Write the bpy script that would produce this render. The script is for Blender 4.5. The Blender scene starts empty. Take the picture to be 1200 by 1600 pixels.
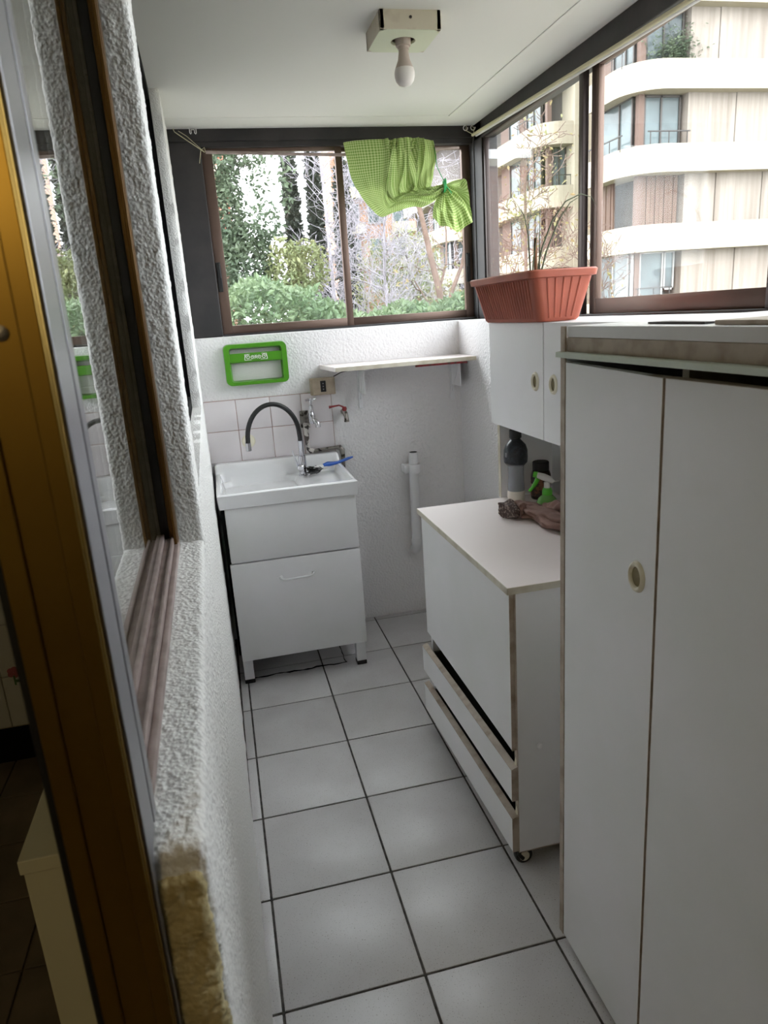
import bpy, bmesh, math, random
from mathutils import Vector, Matrix, noise
PI = math.pi
S = bpy.context.scene
COL = S.collection

# ------------------------------------------------------------------ camera
yaw, pit, rol = math.radians(12.335), math.radians(-15.655), math.radians(-3.909)
fw = Vector((math.sin(yaw)*math.cos(pit), math.cos(yaw)*math.cos(pit), math.sin(pit)))
r0 = Vector((math.cos(yaw), -math.sin(yaw), 0)); u0 = r0.cross(fw)
rv = math.cos(rol)*r0 + math.sin(rol)*u0
uv_ = -math.sin(rol)*r0 + math.cos(rol)*u0
cam = bpy.data.cameras.new('camera'); camo = bpy.data.objects.new('camera', cam); COL.objects.link(camo)
m = Matrix((rv, uv_, -fw)).transposed().to_4x4(); m.translation = Vector((-0.3010, -1.2706, 1.4998))
camo.matrix_world = m
cam.sensor_fit = 'VERTICAL'; cam.sensor_height = 24; cam.lens = 1104*24/1600
cam.clip_start = 0.02; cam.clip_end = 400
cam.dof.use_dof = True; cam.dof.focus_distance = 2.6; cam.dof.aperture_fstop = 8.0
S.camera = camo

# ------------------------------------------------------------------ world, lamps, exposure
W = bpy.data.worlds.new('overcast'); S.world = W; W.use_nodes = True
bg = W.node_tree.nodes['Background']
bg.inputs[0].default_value = (0.93, 0.96, 1.0, 1); bg.inputs[1].default_value = 3.6
sun = bpy.data.lights.new('sun', 'SUN'); sun.energy = 0.9; sun.angle = math.radians(40); sun.color = (1, .95, .86)
suno = bpy.data.objects.new('sun', sun); COL.objects.link(suno)
suno.rotation_euler = Vector((0.62, 0.62, -0.62)).to_track_quat('-Z', 'Y').to_euler()
kl = bpy.data.lights.new('kitchen_lamp', 'POINT'); kl.energy = 3.2; kl.color = (1, .78, .42); kl.shadow_soft_size = .12
klo = bpy.data.objects.new('kitchen_lamp', kl); COL.objects.link(klo); klo.location = (-.80, -2.3, 1.95)
S.view_settings.view_transform = 'Standard'; S.view_settings.look = 'None'
S.view_settings.exposure = 1.30; S.view_settings.gamma = 1; S.view_settings.use_curve_mapping = False
S.cycles.use_denoising = True; S.cycles.max_bounces = 12; S.cycles.diffuse_bounces = 6
S.cycles.transparent_max_bounces = 24; S.cycles.sample_clamp_indirect = 8; S.cycles.caustics_reflective = False
S.cycles.caustics_refractive = False

# ------------------------------------------------------------------ materials
def lin(c):
    c = c/255
    return c/12.92 if c <= .04045 else ((c+.055)/1.055)**2.4
def rgb(r, g, b): return (lin(r), lin(g), lin(b), 1)
def orgb(r, g, b): return (.35*lin(r), .35*lin(g), .35*lin(b), 1)      # outdoor colours darkened to keep the daylit view from overexposing
def mat(name, col, rough=.5, metal=0, bump=None, vary=None, spec=.5, coat=0, bumpkind='noise'):
    """bump=(scale, strength, distance); vary=(scale, second colour, low, high)"""
    mt = bpy.data.materials.new(name); mt.use_nodes = True
    nt = mt.node_tree; N = nt.nodes; L = nt.links; p = N['Principled BSDF']
    p.inputs['Base Color'].default_value = col; p.inputs['Roughness'].default_value = rough
    p.inputs['Metallic'].default_value = metal; p.inputs['Specular IOR Level'].default_value = spec
    p.inputs['Coat Weight'].default_value = coat
    tc = N.new('ShaderNodeTexCoord'); mt['tc'] = tc.name
    if vary:
        nz = N.new('ShaderNodeTexNoise'); nz.inputs['Scale'].default_value = vary[0]; nz.inputs['Detail'].default_value = 6
        mr = N.new('ShaderNodeMapRange'); mr.inputs[1].default_value = vary[2]; mr.inputs[2].default_value = vary[3]
        mx = N.new('ShaderNodeMix'); mx.data_type = 'RGBA'
        mx.inputs[6].default_value = col; mx.inputs[7].default_value = vary[1]
        L.new(tc.outputs['Object'], nz.inputs['Vector']); L.new(nz.outputs[0], mr.inputs[0])
        L.new(mr.outputs[0], mx.inputs[0]); L.new(mx.outputs[2], p.inputs['Base Color'])
        if len(vary) > 4:   # stretched grain
            mp = N.new('ShaderNodeMapping'); mp.inputs['Scale'].default_value = vary[4]
            L.new(tc.outputs['Object'], mp.inputs[0]); L.new(mp.outputs[0], nz.inputs['Vector'])
    if bump:
        b = N.new('ShaderNodeBump'); b.inputs['Strength'].default_value = bump[1]; b.inputs['Distance'].default_value = bump[2]
        if bumpkind == 'stucco':
            n1 = N.new('ShaderNodeTexNoise'); n1.inputs['Scale'].default_value = bump[0]; n1.inputs['Detail'].default_value = 3
            n2 = N.new('ShaderNodeTexVoronoi'); n2.feature = 'SMOOTH_F1'; n2.inputs['Scale'].default_value = bump[0]*1.1
            mm = N.new('ShaderNodeMath'); mm.operation = 'SUBTRACT'
            L.new(tc.outputs['Object'], n1.inputs['Vector']); L.new(tc.outputs['Object'], n2.inputs['Vector'])
            L.new(n1.outputs[0], mm.inputs[0]); L.new(n2.outputs[0], mm.inputs[1]); L.new(mm.outputs[0], b.inputs['Height'])
        else:
            n1 = N.new('ShaderNodeTexNoise'); n1.inputs['Scale'].default_value = bump[0]; n1.inputs['Detail'].default_value = 4
            L.new(tc.outputs['Object'], n1.inputs['Vector']); L.new(n1.outputs[0], b.inputs['Height'])
        L.new(b.outputs[0], p.inputs['Normal'])
    return mt
def glass_mat(name, tint, base=.04, dust=0.0, power=5.0):
    mt = bpy.data.materials.new(name); mt.use_nodes = True; nt = mt.node_tree; N = nt.nodes; L = nt.links; N.clear()
    out = N.new('ShaderNodeOutputMaterial'); g = N.new('ShaderNodeNewGeometry')
    d = N.new('ShaderNodeVectorMath'); d.operation = 'DOT_PRODUCT'
    L.new(g.outputs['Normal'], d.inputs[0]); L.new(g.outputs['Incoming'], d.inputs[1])
    def mth(op, a, b=None):
        n = N.new('ShaderNodeMath'); n.operation = op
        for i, x in enumerate((a, b)):
            if x is None: continue
            if isinstance(x, (int, float)): n.inputs[i].default_value = x
            else: L.new(x, n.inputs[i])
        return n.outputs[0]
    c = mth('ABSOLUTE', d.outputs['Value']); k = mth('POWER', mth('SUBTRACT', 1.0, c), power)
    f = mth('ADD', mth('MULTIPLY', k, 1-base), base)
    tr = N.new('ShaderNodeBsdfTransparent'); tr.inputs[0].default_value = tint
    gl = N.new('ShaderNodeBsdfGlossy'); gl.inputs['Roughness'].default_value = .002; gl.inputs[0].default_value = (1, 1, 1, 1)
    mx = N.new('ShaderNodeMixShader'); L.new(f, mx.inputs[0]); L.new(tr.outputs[0], mx.inputs[1]); L.new(gl.outputs[0], mx.inputs[2])
    last = mx
    if dust:
        df = N.new('ShaderNodeBsdfDiffuse'); df.inputs[0].default_value = (.8, .8, .8, 1)
        m2 = N.new('ShaderNodeMixShader'); m2.inputs[0].default_value = dust
        L.new(mx.outputs[0], m2.inputs[1]); L.new(df.outputs[0], m2.inputs[2]); last = m2
    L.new(last.outputs[0], out.inputs[0])
    return mt
M = {}
M['stucco'] = mat('white_stucco', rgb(234, 233, 231), .85, bump=(190, .8, .0025), bumpkind='stucco')
M['stucco_fine'] = mat('white_painted_stucco', rgb(226, 224, 225), .75, bump=(95, .6, .004), bumpkind='stucco')
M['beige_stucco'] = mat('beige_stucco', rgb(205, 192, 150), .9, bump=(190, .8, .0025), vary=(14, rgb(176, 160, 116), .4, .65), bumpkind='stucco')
M['ceiling'] = mat('ceiling_paint', rgb(228, 228, 224), .85, bump=(30, .05, .002))
M['grout'] = mat('dark_grout', rgb(88, 84, 80), .9, vary=(40, rgb(58, 55, 52), .4, .6))
M['wall_tile'] = mat('glazed_wall_tile', rgb(226, 220, 222), .18, vary=(2.5, rgb(214, 208, 210), .35, .65))
M['tile_joint'] = mat('wall_tile_joint', rgb(165, 135, 125), .9)
M['laminate'] = mat('white_laminate', rgb(232, 231, 234), .32, bump=(3, .03, .004), vary=(3, rgb(224, 225, 224), .35, .7))
M['laminate_top'] = mat('white_laminate_top', rgb(226, 216, 214), .38, bump=(260, .06, .001))
M['edge'] = mat('beige_edge_band', rgb(176, 163, 148), .55, vary=(24, rgb(146, 130, 112), .45, .7))
M['edge_light'] = mat('cream_edge_band', rgb(202, 196, 180), .5, vary=(18, rgb(182, 172, 152), .45, .7))
M['greenish'] = mat('pale_green_edge', rgb(205, 214, 202), .4)
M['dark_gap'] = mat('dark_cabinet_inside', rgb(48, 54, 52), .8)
M['ceramic'] = mat('white_ceramic', rgb(232, 232, 234), .12, coat=.4)
M['pvc'] = mat('white_pvc', rgb(226, 226, 228), .35)
M['chrome'] = mat('chrome', rgb(205, 205, 210), .14, 1)
M['old_metal'] = mat('aged_plumbing_metal', rgb(150, 145, 140), .38, .9, vary=(45, rgb(60, 55, 50), .5, .6), bump=(90, .3, .002))
M['pipe_paint'] = mat('pipe_with_flaking_paint', rgb(205, 200, 195), .55, 0, vary=(38, rgb(62, 56, 52), .5, .56), bump=(80, .4, .002))
M['black'] = mat('black_rubber', rgb(20, 20, 22), .45)
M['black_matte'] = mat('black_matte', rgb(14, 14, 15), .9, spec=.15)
M['charcoal'] = mat('charcoal_window_paint', rgb(48, 44, 45), .55, vary=(9, rgb(36, 34, 36), .4, .6), bump=(60, .15, .002))
M['bronze'] = mat('bronze_aluminium', rgb(112, 92, 82), .42, .55, vary=(3, rgb(98, 80, 72), .35, .65))
M['bronze_dark'] = mat('dark_bronze_aluminium', rgb(66, 56, 54), .4, .5)
M['bronze_pink'] = mat('dusty_bronze_track', rgb(166, 150, 146), .5, .35, vary=(30, rgb(146, 130, 126), .4, .65))
M['gold'] = mat('gold_bronze_aluminium', rgb(152, 122, 56), .33, .95, vary=(6, rgb(134, 106, 48), .35, .7))
M['jamb_bronze'] = mat('brown_anodised_profile', rgb(112, 82, 42), .35, .8)
M['grey_alu'] = mat('grey_aluminium', rgb(150, 150, 156), .3, .8)
M['green_plastic'] = mat('green_plastic', rgb(74, 140, 28), .35)
M['blue_plastic'] = mat('blue_plastic', rgb(40, 90, 180), .35)
M['red_paint'] = mat('red_paint', rgb(142, 40, 44), .5, vary=(60, rgb(96, 52, 48), .5, .65))
M['beige_plastic'] = mat('aged_beige_plastic', rgb(186, 172, 152), .5, vary=(30, rgb(168, 152, 132), .4, .7))
M['cream_plastic'] = mat('cream_plastic', rgb(226, 220, 200), .35)
M['olive'] = mat('tarnished_brass', rgb(120, 108, 74), .45, .4)
M['bulb'] = mat('bulb_diffuser', rgb(232, 226, 222), .4)
M['bulb_base'] = mat('bulb_collar', rgb(196, 180, 172), .45)
M['lamp_wood'] = mat('cream_painted_wood', rgb(214, 205, 186), .6, vary=(20, rgb(188, 172, 154), .5, .8))
M['lamp_plate'] = mat('cream_lamp_plate', rgb(220, 226, 202), .55)
M['terracotta'] = mat('terracotta_plastic', rgb(168, 88, 66), .5, vary=(9, rgb(154, 78, 58), .4, .65), bump=(60, .06, .002))
M['soil'] = mat('dry_soil', rgb(84, 66, 52), .95, bump=(60, .8, .01))
M['stem'] = mat('dry_brown_stem', rgb(112, 74, 46), .8)
M['blade'] = mat('dark_green_blade', rgb(62, 70, 44), .6)
M['cloth'] = mat('dusty_brown_cloth', rgb(140, 110, 100), .9, bump=(160, .25, .002), vary=(12, rgb(122, 94, 86), .4, .65))
M['brown_glass'] = mat('dark_brown_bottle', rgb(44, 32, 30), .2)
M['label_brown'] = mat('rust_label', rgb(130, 84, 58), .5, vary=(50, rgb(52, 40, 40), .45, .52))
M['navy'] = mat('black_bottle_wrap', rgb(26, 30, 38), .3, vary=(80, rgb(44, 50, 60), .5, .6), bump=(70, .4, .003))
M['cream_liquid'] = mat('cream_residue', rgb(222, 214, 204), .5)
M['green_bright'] = mat('bright_green_plastic', rgb(86, 190, 50), .35)
M['green_clear'] = mat('translucent_green_plastic', rgb(120, 190, 90), .2)
M['green_clear'].node_tree.nodes['Principled BSDF'].inputs['Transmission Weight'].default_value = .35
M['clear_plastic'] = mat('clear_bottle_plastic', rgb(176, 178, 188), .15)
M['clear_plastic'].node_tree.nodes['Principled BSDF'].inputs['Transmission Weight'].default_value = .45
M['white_plastic'] = mat('white_plastic', rgb(226, 224, 222), .35)
M['string'] = mat('pale_cord', rgb(196, 190, 160), .8)
M['kitchen_tile'] = mat('kitchen_wall_tile', rgb(206, 206, 200), .3)
M['kitchen_floor'] = mat('brown_kitchen_floor_tile', rgb(126, 112, 94), .5, vary=(6, rgb(104, 92, 76), .35, .65))
M['added_wall'] = mat('dark_added_wall', rgb(104, 94, 84), .8)  # dark tone for the wall added behind the camera
M['kitchen_wall'] = mat('kitchen_plaster', rgb(170, 164, 148), .9)
M['kitchen_cab'] = mat('cream_kitchen_laminate', rgb(206, 202, 176), .45)
M['pink'] = mat('pink_print', rgb(168, 92, 100), .5)
M['leaf_print'] = mat('green_print', rgb(80, 110, 70), .5)
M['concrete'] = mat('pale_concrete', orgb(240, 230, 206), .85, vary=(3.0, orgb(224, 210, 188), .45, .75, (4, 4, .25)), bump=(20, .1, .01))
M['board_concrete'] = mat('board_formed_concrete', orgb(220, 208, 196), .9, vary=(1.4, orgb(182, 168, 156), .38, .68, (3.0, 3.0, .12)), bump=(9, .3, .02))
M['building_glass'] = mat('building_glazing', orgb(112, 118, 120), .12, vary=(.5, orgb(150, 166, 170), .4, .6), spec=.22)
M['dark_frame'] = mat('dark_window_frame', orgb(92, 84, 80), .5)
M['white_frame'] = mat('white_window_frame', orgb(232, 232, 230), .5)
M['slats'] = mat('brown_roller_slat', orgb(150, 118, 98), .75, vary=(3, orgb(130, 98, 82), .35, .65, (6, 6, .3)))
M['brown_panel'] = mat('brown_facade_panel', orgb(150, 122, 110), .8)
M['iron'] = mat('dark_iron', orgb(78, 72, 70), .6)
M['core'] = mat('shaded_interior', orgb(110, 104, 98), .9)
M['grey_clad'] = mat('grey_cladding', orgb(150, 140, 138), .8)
M['ground'] = mat('bounce_ground', rgb(128, 122, 110), .95, vary=(.8, rgb(108, 108, 92), .4, .6))  # unseen ground toned pale to throw light up onto the ceiling
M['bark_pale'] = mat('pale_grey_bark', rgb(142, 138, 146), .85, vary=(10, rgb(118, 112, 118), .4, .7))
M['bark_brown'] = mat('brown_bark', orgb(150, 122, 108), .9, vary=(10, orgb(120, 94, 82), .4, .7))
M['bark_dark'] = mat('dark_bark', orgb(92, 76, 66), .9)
def leaf_mat(name, a, b):
    mt = mat(name, a, .55, vary=(2.2, b, .38, .62)); p = mt.node_tree.nodes['Principled BSDF']
    N = mt.node_tree.nodes; L = mt.node_tree.links
    tl = N.new('ShaderNodeBsdfTranslucent'); tl.inputs[0].default_value = b; ms = N.new('ShaderNodeMixShader'); ms.inputs[0].default_value = .3
    out = N['Material Output']; L.new(p.outputs[0], ms.inputs[1]); L.new(tl.outputs[0], ms.inputs[2]); L.new(ms.outputs[0], out.inputs[0])
    return mt
M['leaf_dark'] = leaf_mat('dark_green_leaf', orgb(104, 128, 98), orgb(138, 156, 122))
M['leaf_hedge'] = leaf_mat('hedge_leaf', orgb(128, 160, 116), orgb(164, 188, 140))
M['leaf_yellow'] = leaf_mat('yellow_green_leaf', orgb(160, 178, 120), orgb(200, 200, 138))
M['leaf_autumn'] = leaf_mat('sparse_autumn_leaf', orgb(168, 176, 110), orgb(190, 160, 110))
M['leaf_cypress'] = leaf_mat('cypress_needle', orgb(74, 84, 72), orgb(98, 104, 90))
M['glass'] = glass_mat('window_glass', (.97, .985, .98, 1), .006, .012, power=6.0)
M['glass_side'] = glass_mat('kitchen_window_glass', (.86, .88, .86, 1), .08, power=4.0)

def floor_tile_mat():
    mt = mat('speckled_floor_tile', rgb(192, 189, 187), .36); N = mt.node_tree.nodes; L = mt.node_tree.links; p = N['Principled BSDF']
    g = N.new('ShaderNodeNewGeometry')
    n1 = N.new('ShaderNodeTexNoise'); n1.inputs['Scale'].default_value = 330; n1.inputs['Detail'].default_value = 1
    n2 = N.new('ShaderNodeTexNoise'); n2.inputs['Scale'].default_value = 6; n2.inputs['Detail'].default_value = 5
    for n in (n1, n2): L.new(g.outputs['Position'], n.inputs['Vector'])
    r1 = N.new('ShaderNodeMapRange'); r1.inputs[1].default_value = .66; r1.inputs[2].default_value = .74
    r2 = N.new('ShaderNodeMapRange'); r2.inputs[1].default_value = .35; r2.inputs[2].default_value = .7
    L.new(n1.outputs[0], r1.inputs[0]); L.new(n2.outputs[0], r2.inputs[0])
    a = N.new('ShaderNodeMix'); a.data_type = 'RGBA'; a.inputs[6].default_value = rgb(204, 202, 203); a.inputs[7].default_value = rgb(194, 191, 192)
    b = N.new('ShaderNodeMix'); b.data_type = 'RGBA'; b.inputs[7].default_value = rgb(120, 114, 108)
    L.new(r2.outputs[0], a.inputs[0]); L.new(a.outputs[2], b.inputs[6]); L.new(r1.outputs[0], b.inputs[0]); L.new(b.outputs[2], p.inputs['Base Color'])
    return mt
M['floor_tile'] = floor_tile_mat()
def gingham_mat():
    mt = mat('green_gingham', rgb(150, 190, 70), .85); N = mt.node_tree.nodes; L = mt.node_tree.links; p = N['Principled BSDF']
    uvn = N.new('ShaderNodeUVMap'); uvn.uv_map = 'weave'
    sp = N.new('ShaderNodeSeparateXYZ'); L.new(uvn.outputs[0], sp.inputs[0])
    st = []
    for k in (0, 1):
        a = N.new('ShaderNodeMath'); a.operation = 'MULTIPLY'; a.inputs[1].default_value = 88; L.new(sp.outputs[k], a.inputs[0])
        f = N.new('ShaderNodeMath'); f.operation = 'FRACT'; L.new(a.outputs[0], f.inputs[0])
        g = N.new('ShaderNodeMath'); g.operation = 'GREATER_THAN'; g.inputs[1].default_value = .5; L.new(f.outputs[0], g.inputs[0]); st.append(g)
    ad = N.new('ShaderNodeMath'); ad.operation = 'ADD'; L.new(st[0].outputs[0], ad.inputs[0]); L.new(st[1].outputs[0], ad.inputs[1])
    hf = N.new('ShaderNodeMath'); hf.operation = 'MULTIPLY'; hf.inputs[1].default_value = .5; L.new(ad.outputs[0], hf.inputs[0])
    mx = N.new('ShaderNodeMix'); mx.data_type = 'RGBA'; mx.inputs[6].default_value = rgb(200, 212, 150); mx.inputs[7].default_value = rgb(112, 150, 56)
    L.new(hf.outputs[0], mx.inputs[0]); L.new(mx.outputs[2], p.inputs['Base Color'])
    tl = N.new('ShaderNodeBsdfTranslucent'); L.new(mx.outputs[2], tl.inputs[0])
    ms = N.new('ShaderNodeMixShader'); ms.inputs[0].default_value = .22
    L.new(p.outputs[0], ms.inputs[1]); L.new(tl.outputs[0], ms.inputs[2]); L.new(ms.outputs[0], N['Material Output'].inputs[0])
    return mt
M['gingham'] = gingham_mat()
def brick_mat(name, a, b, mortar, scale):
    mt = mat(name, a, .9); N = mt.node_tree.nodes; L = mt.node_tree.links; p = N['Principled BSDF']
    tc = N[mt['tc']]; mp = N.new('ShaderNodeMapping'); mp.inputs['Rotation'].default_value = (PI/2, 0, 0)
    bt = N.new('ShaderNodeTexBrick'); bt.inputs['Color1'].default_value = a; bt.inputs['Color2'].default_value = b; bt.inputs['Mortar'].default_value = mortar
    bt.inputs['Scale'].default_value = scale
    L.new(tc.outputs['Object'], mp.inputs[0]); L.new(mp.outputs[0], bt.inputs[0]); L.new(bt.outputs[0], p.inputs['Base Color'])
    return mt
M['brick'] = brick_mat('orange_brickwork', orgb(196, 124, 96), orgb(176, 104, 78), orgb(206, 180, 160), 2.4)
M['peach'] = brick_mat('peach_brickwork', orgb(230, 178, 146), orgb(220, 164, 134), orgb(232, 206, 186), 1.6)

# ------------------------------------------------------------------ geometry builder
MW = {}       # object name -> world matrix, so that parts can be modelled in world or thing space
class G:
    def __init__(s): s.v = []; s.f = []; s.uv = None
    def add(s, v, f):
        o = len(s.v); s.v += [tuple(p) for p in v]; s.f += [tuple(i+o for i in q) for q in f]; return s
    def box(s, x0, y0, z0, x1, y1, z1, bev=0):
        x0, x1 = min(x0, x1), max(x0, x1); y0, y1 = min(y0, y1), max(y0, y1); z0, z1 = min(z0, z1), max(z0, z1)
        b = min(bev, .45*min(x1-x0, y1-y0, z1-z0))
        if b <= 0:
            v = [(x, y, z) for x in (x0, x1) for y in (y0, y1) for z in (z0, z1)]
            return s.add(v, [(0, 1, 3, 2), (4, 6, 7, 5), (0, 4, 5, 1), (2, 3, 7, 6), (0, 2, 6, 4), (1, 5, 7, 3)])
        bm = bmesh.new(); bmesh.ops.create_cube(bm, size=1)
        for w in bm.verts: w.co = Vector(((x0+x1)/2+w.co.x*(x1-x0), (y0+y1)/2+w.co.y*(y1-y0), (z0+z1)/2+w.co.z*(z1-z0)))
        bmesh.ops.bevel(bm, geom=list(bm.edges), offset=b, segments=2, affect='EDGES', profile=.5)
        return s.bm(bm)
    def bm(s, bm):
        bm.verts.index_update()
        s.add([w.co for w in bm.verts], [[w.index for w in f.verts] for f in bm.faces]); bm.free(); return s
    def prism(s, poly, z0, z1):
        n = len(poly); v = [(x, y, z0) for x, y in poly]+[(x, y, z1) for x, y in poly]
        a = sum(poly[i][0]*poly[(i+1) % n][1]-poly[(i+1) % n][0]*poly[i][1] for i in range(n))
        f = [tuple(range(n)), tuple(range(2*n-1, n-1, -1))]+[(i, n+i, n+(i+1) % n, (i+1) % n) for i in range(n)]
        if a > 0: f = [q[::-1] for q in f]
        return s.add(v, f)
    def tube(s, pts, r, n=12, cap=True, flat=None):
        pts = [Vector(p) for p in pts]; m_ = len(pts)
        rs = r if isinstance(r, (list, tuple)) else [r]*m_
        t0 = (pts[1]-pts[0]).normalized(); nr = t0.orthogonal().normalized(); v = []
        for i, p in enumerate(pts):
            t = (pts[min(i+1, m_-1)]-pts[max(i-1, 0)]).normalized()
            nr = (nr-t*nr.dot(t)).normalized(); bn = t.cross(nr)
            for k in range(n):
                a = 2*PI*k/n; q = p+(nr*math.cos(a)+bn*math.sin(a))*rs[i]; v.append(q)
        f = [(i*n+k, i*n+(k+1) % n, (i+1)*n+(k+1) % n, (i+1)*n+k) for i in range(m_-1) for k in range(n)]
        if cap: f += [tuple(range(n-1, -1, -1)), tuple((m_-1)*n+k for k in range(n))]
        return s.add(v, f)
    def lathe(s, prof, c, n=24, axis='z', cap=True):
        v = []
        for r, h in prof:
            for k in range(n):
                a = 2*PI*k/n; x, y = r*math.cos(a), r*math.sin(a)
                v.append({'z': (c[0]+x, c[1]+y, c[2]+h), 'y': (c[0]+x, c[1]+h, c[2]-y), 'x': (c[0]+h, c[1]+x, c[2]+y)}[axis])
        m_ = len(prof)
        f = [(i*n+k, i*n+(k+1) % n, (i+1)*n+(k+1) % n, (i+1)*n+k) for i in range(m_-1) for k in range(n)]
        if cap: f += [tuple(range(n-1, -1, -1)), tuple((m_-1)*n+k for k in range(n))]
        return s.add(v, f)
    def grid(s, fn, nu, nv, uvs=None):
        o = len(s.v)
        s.v += [tuple(fn(i/nu, j/nv)) for i in range(nu+1) for j in range(nv+1)]
        w = nv+1
        s.f += [(o+i*w+j, o+(i+1)*w+j, o+(i+1)*w+j+1, o+i*w+j+1) for i in range(nu) for j in range(nv)]
        if uvs: s.uv = (s.uv or [])+[uvs(i/nu, j/nv) for i in range(nu+1) for j in range(nv+1)]
        return s
    def build(s, name, mt, parent=None, smooth=False, angle=35, local=False, fixn=True, **tags):
        vs = s.v
        mw = MW.get(parent.name) if parent else None
        if mw is not None and not local:
            inv = mw.inverted(); vs = [tuple(inv @ Vector(p)) for p in vs]
        me = bpy.data.meshes.new(name); me.from_pydata(vs, [], s.f); me.materials.append(M[mt] if isinstance(mt, str) else mt)
        if fixn:
            b = bmesh.new(); b.from_mesh(me); bmesh.ops.recalc_face_normals(b, faces=b.faces); b.to_mesh(me); b.free()
        if s.uv:
            ul = me.uv_layers.new(name='weave')
            for lp in me.loops: ul.data[lp.index].uv = s.uv[lp.vertex_index]
        if smooth:
            me.polygons.foreach_set('use_smooth', [True]*len(me.polygons))
            try: me.set_sharp_from_angle(angle=math.radians(angle))
            except Exception: pass
        o = bpy.data.objects.new(name, me); COL.objects.link(o)
        if parent: o.parent = parent; MW[o.name] = mw if mw is not None else Matrix()
        for k, w in tags.items(): o[k] = w
        return o
def place(o, M4):
    o.matrix_world = M4; MW[o.name] = M4; return o
def thing(name, label, cat, loc=(0, 0, 0), rot=0, group=None):
    o = bpy.data.objects.new(name, None); COL.objects.link(o); o.empty_display_size = .05
    o.location = loc; o.rotation_euler = (0, 0, rot)
    MW[o.name] = Matrix.Translation(loc) @ Matrix.Rotation(rot, 4, 'Z')
    o['label'] = label; o['category'] = cat
    if group: o['group'] = group
    return o
def struct(o): o['kind'] = 'structure'; return o
def sthing(name, loc=(0, 0, 0), rot=0):
    o = bpy.data.objects.new(name, None); COL.objects.link(o); o.location = loc; o.rotation_euler = (0, 0, rot); o.empty_display_size = .05
    MW[o.name] = Matrix.Translation(loc) @ Matrix.Rotation(rot, 4, 'Z'); o['kind'] = 'structure'; return o
def tagm(o, label, cat, group=None):
    o['label'] = label; o['category'] = cat
    if group: o['group'] = group
    return o
def dup_part(src, parent, off):
    c = src.copy(); COL.objects.link(c); c.parent = parent; c.location = Vector(src.location)+Vector(off); return c

def rough_box(g, x0, y0, z0, x1, y1, z1, res, amp, rad, seed=0):
    """box of gridded faces with rounded arrises and trowelled lumps (real relief)"""
    bm = bmesh.new()
    def face(o, a, b, na, nb):
        vv = [[bm.verts.new(o+a*(i/na)+b*(j/nb)) for j in range(nb+1)] for i in range(na+1)]
        for i in range(na):
            for j in range(nb): bm.faces.new((vv[i][j], vv[i+1][j], vv[i+1][j+1], vv[i][j+1]))
    X, Y, Z = Vector((x1-x0, 0, 0)), Vector((0, y1-y0, 0)), Vector((0, 0, z1-z0)); O = Vector((x0, y0, z0))
    n = lambda d: max(1, min(420, int(round(abs(d)/res))))
    nx, ny, nz = n(x1-x0), n(y1-y0), n(z1-z0)
    face(O, Y, X, ny, nx); face(O+Z, X, Y, nx, ny); face(O, X, Z, nx, nz); face(O+Y, Z, X, nz, nx); face(O, Z, Y, nz, ny); face(O+X, Y, Z, ny, nz)
    bmesh.ops.remove_doubles(bm, verts=bm.verts, dist=1e-5)
    lo, hi = Vector((x0, y0, z0)), Vector((x1, y1, z1))
    for w in bm.verts:
        p = w.co.copy(); c = Vector([min(max(p[k], lo[k]+rad), hi[k]-rad) for k in range(3)]); d = p-c
        if d.length > 1e-9: p = c+d.normalized()*rad
        q = p*165+Vector((seed, 0, 0)); h = noise.noise(q)*.75+noise.noise(q*.37)*.8
        w.co = p+(d.normalized() if d.length > 1e-9 else Vector())*h*amp
    return g.bm(bm)

# ================================================================== SETTING
# ---- floor: dark grout bed with a tile for every tile
floor = struct(G().box(-.40, -2.2, -.06, .86, 2.06, -.003).build('floor', 'grout'))
T = .333; gp = .0032
xs = [(-.3650, -T-gp), (-T+gp, -gp), (gp, T-gp), (T+gp, 2*T-gp), (2*T+gp, .843)]
ys = [(-1.2+0, -3*T-gp)]+[(j*T+gp, (j+1)*T-gp) for j in range(-3, 6)]+[(6*T+gp, 2.033)]
shared = {}
for i, (a, b) in enumerate(xs):
    for j, (c, d) in enumerate(ys):
        key = (round(b-a, 4), round(d-c, 4))
        if key not in shared:
            o = G().box(-(b-a)/2, -(d-c)/2, -.009, (b-a)/2, (d-c)/2, 0, .0016).build('tile', 'floor_tile', floor, smooth=True, local=True); shared[key] = o
        else:
            o = bpy.data.objects.new('tile', shared[key].data); COL.objects.link(o); o.parent = floor
        o.location = ((a+b)/2, (c+d)/2, 0)
# the floor hatch under the sink: its two cut edges filled with broken dark mortar
random.seed(4)
pts = [(-.33+.44*k/22, 1.598+random.uniform(-.006, .006), .0006) for k in range(23)]
G().tube(pts, [random.uniform(.001, .005) for _ in pts], 6).build('mortar_seam', 'black_matte', floor)
pts = [(.105+random.uniform(-.003, .003), 1.60+.24*k/10, .0006) for k in range(11)]
G().tube(pts, [random.uniform(.001, .003) for _ in pts], 6).build('mortar_seam', 'black_matte', floor)

# ---- ceiling with a slightly lower border board
ceil = struct(G().box(-2.7, -3.1, 2.284, 1.10, 2.25, 2.42).build('ceiling', 'ceiling'))
G().box(.783, -3.0, 2.2805, .799, 1.885, 2.285, .002).box(-.42, 1.882, 2.2828, .79, 1.8865, 2.285, .0005).build('bead', 'ceiling', ceil)

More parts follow.
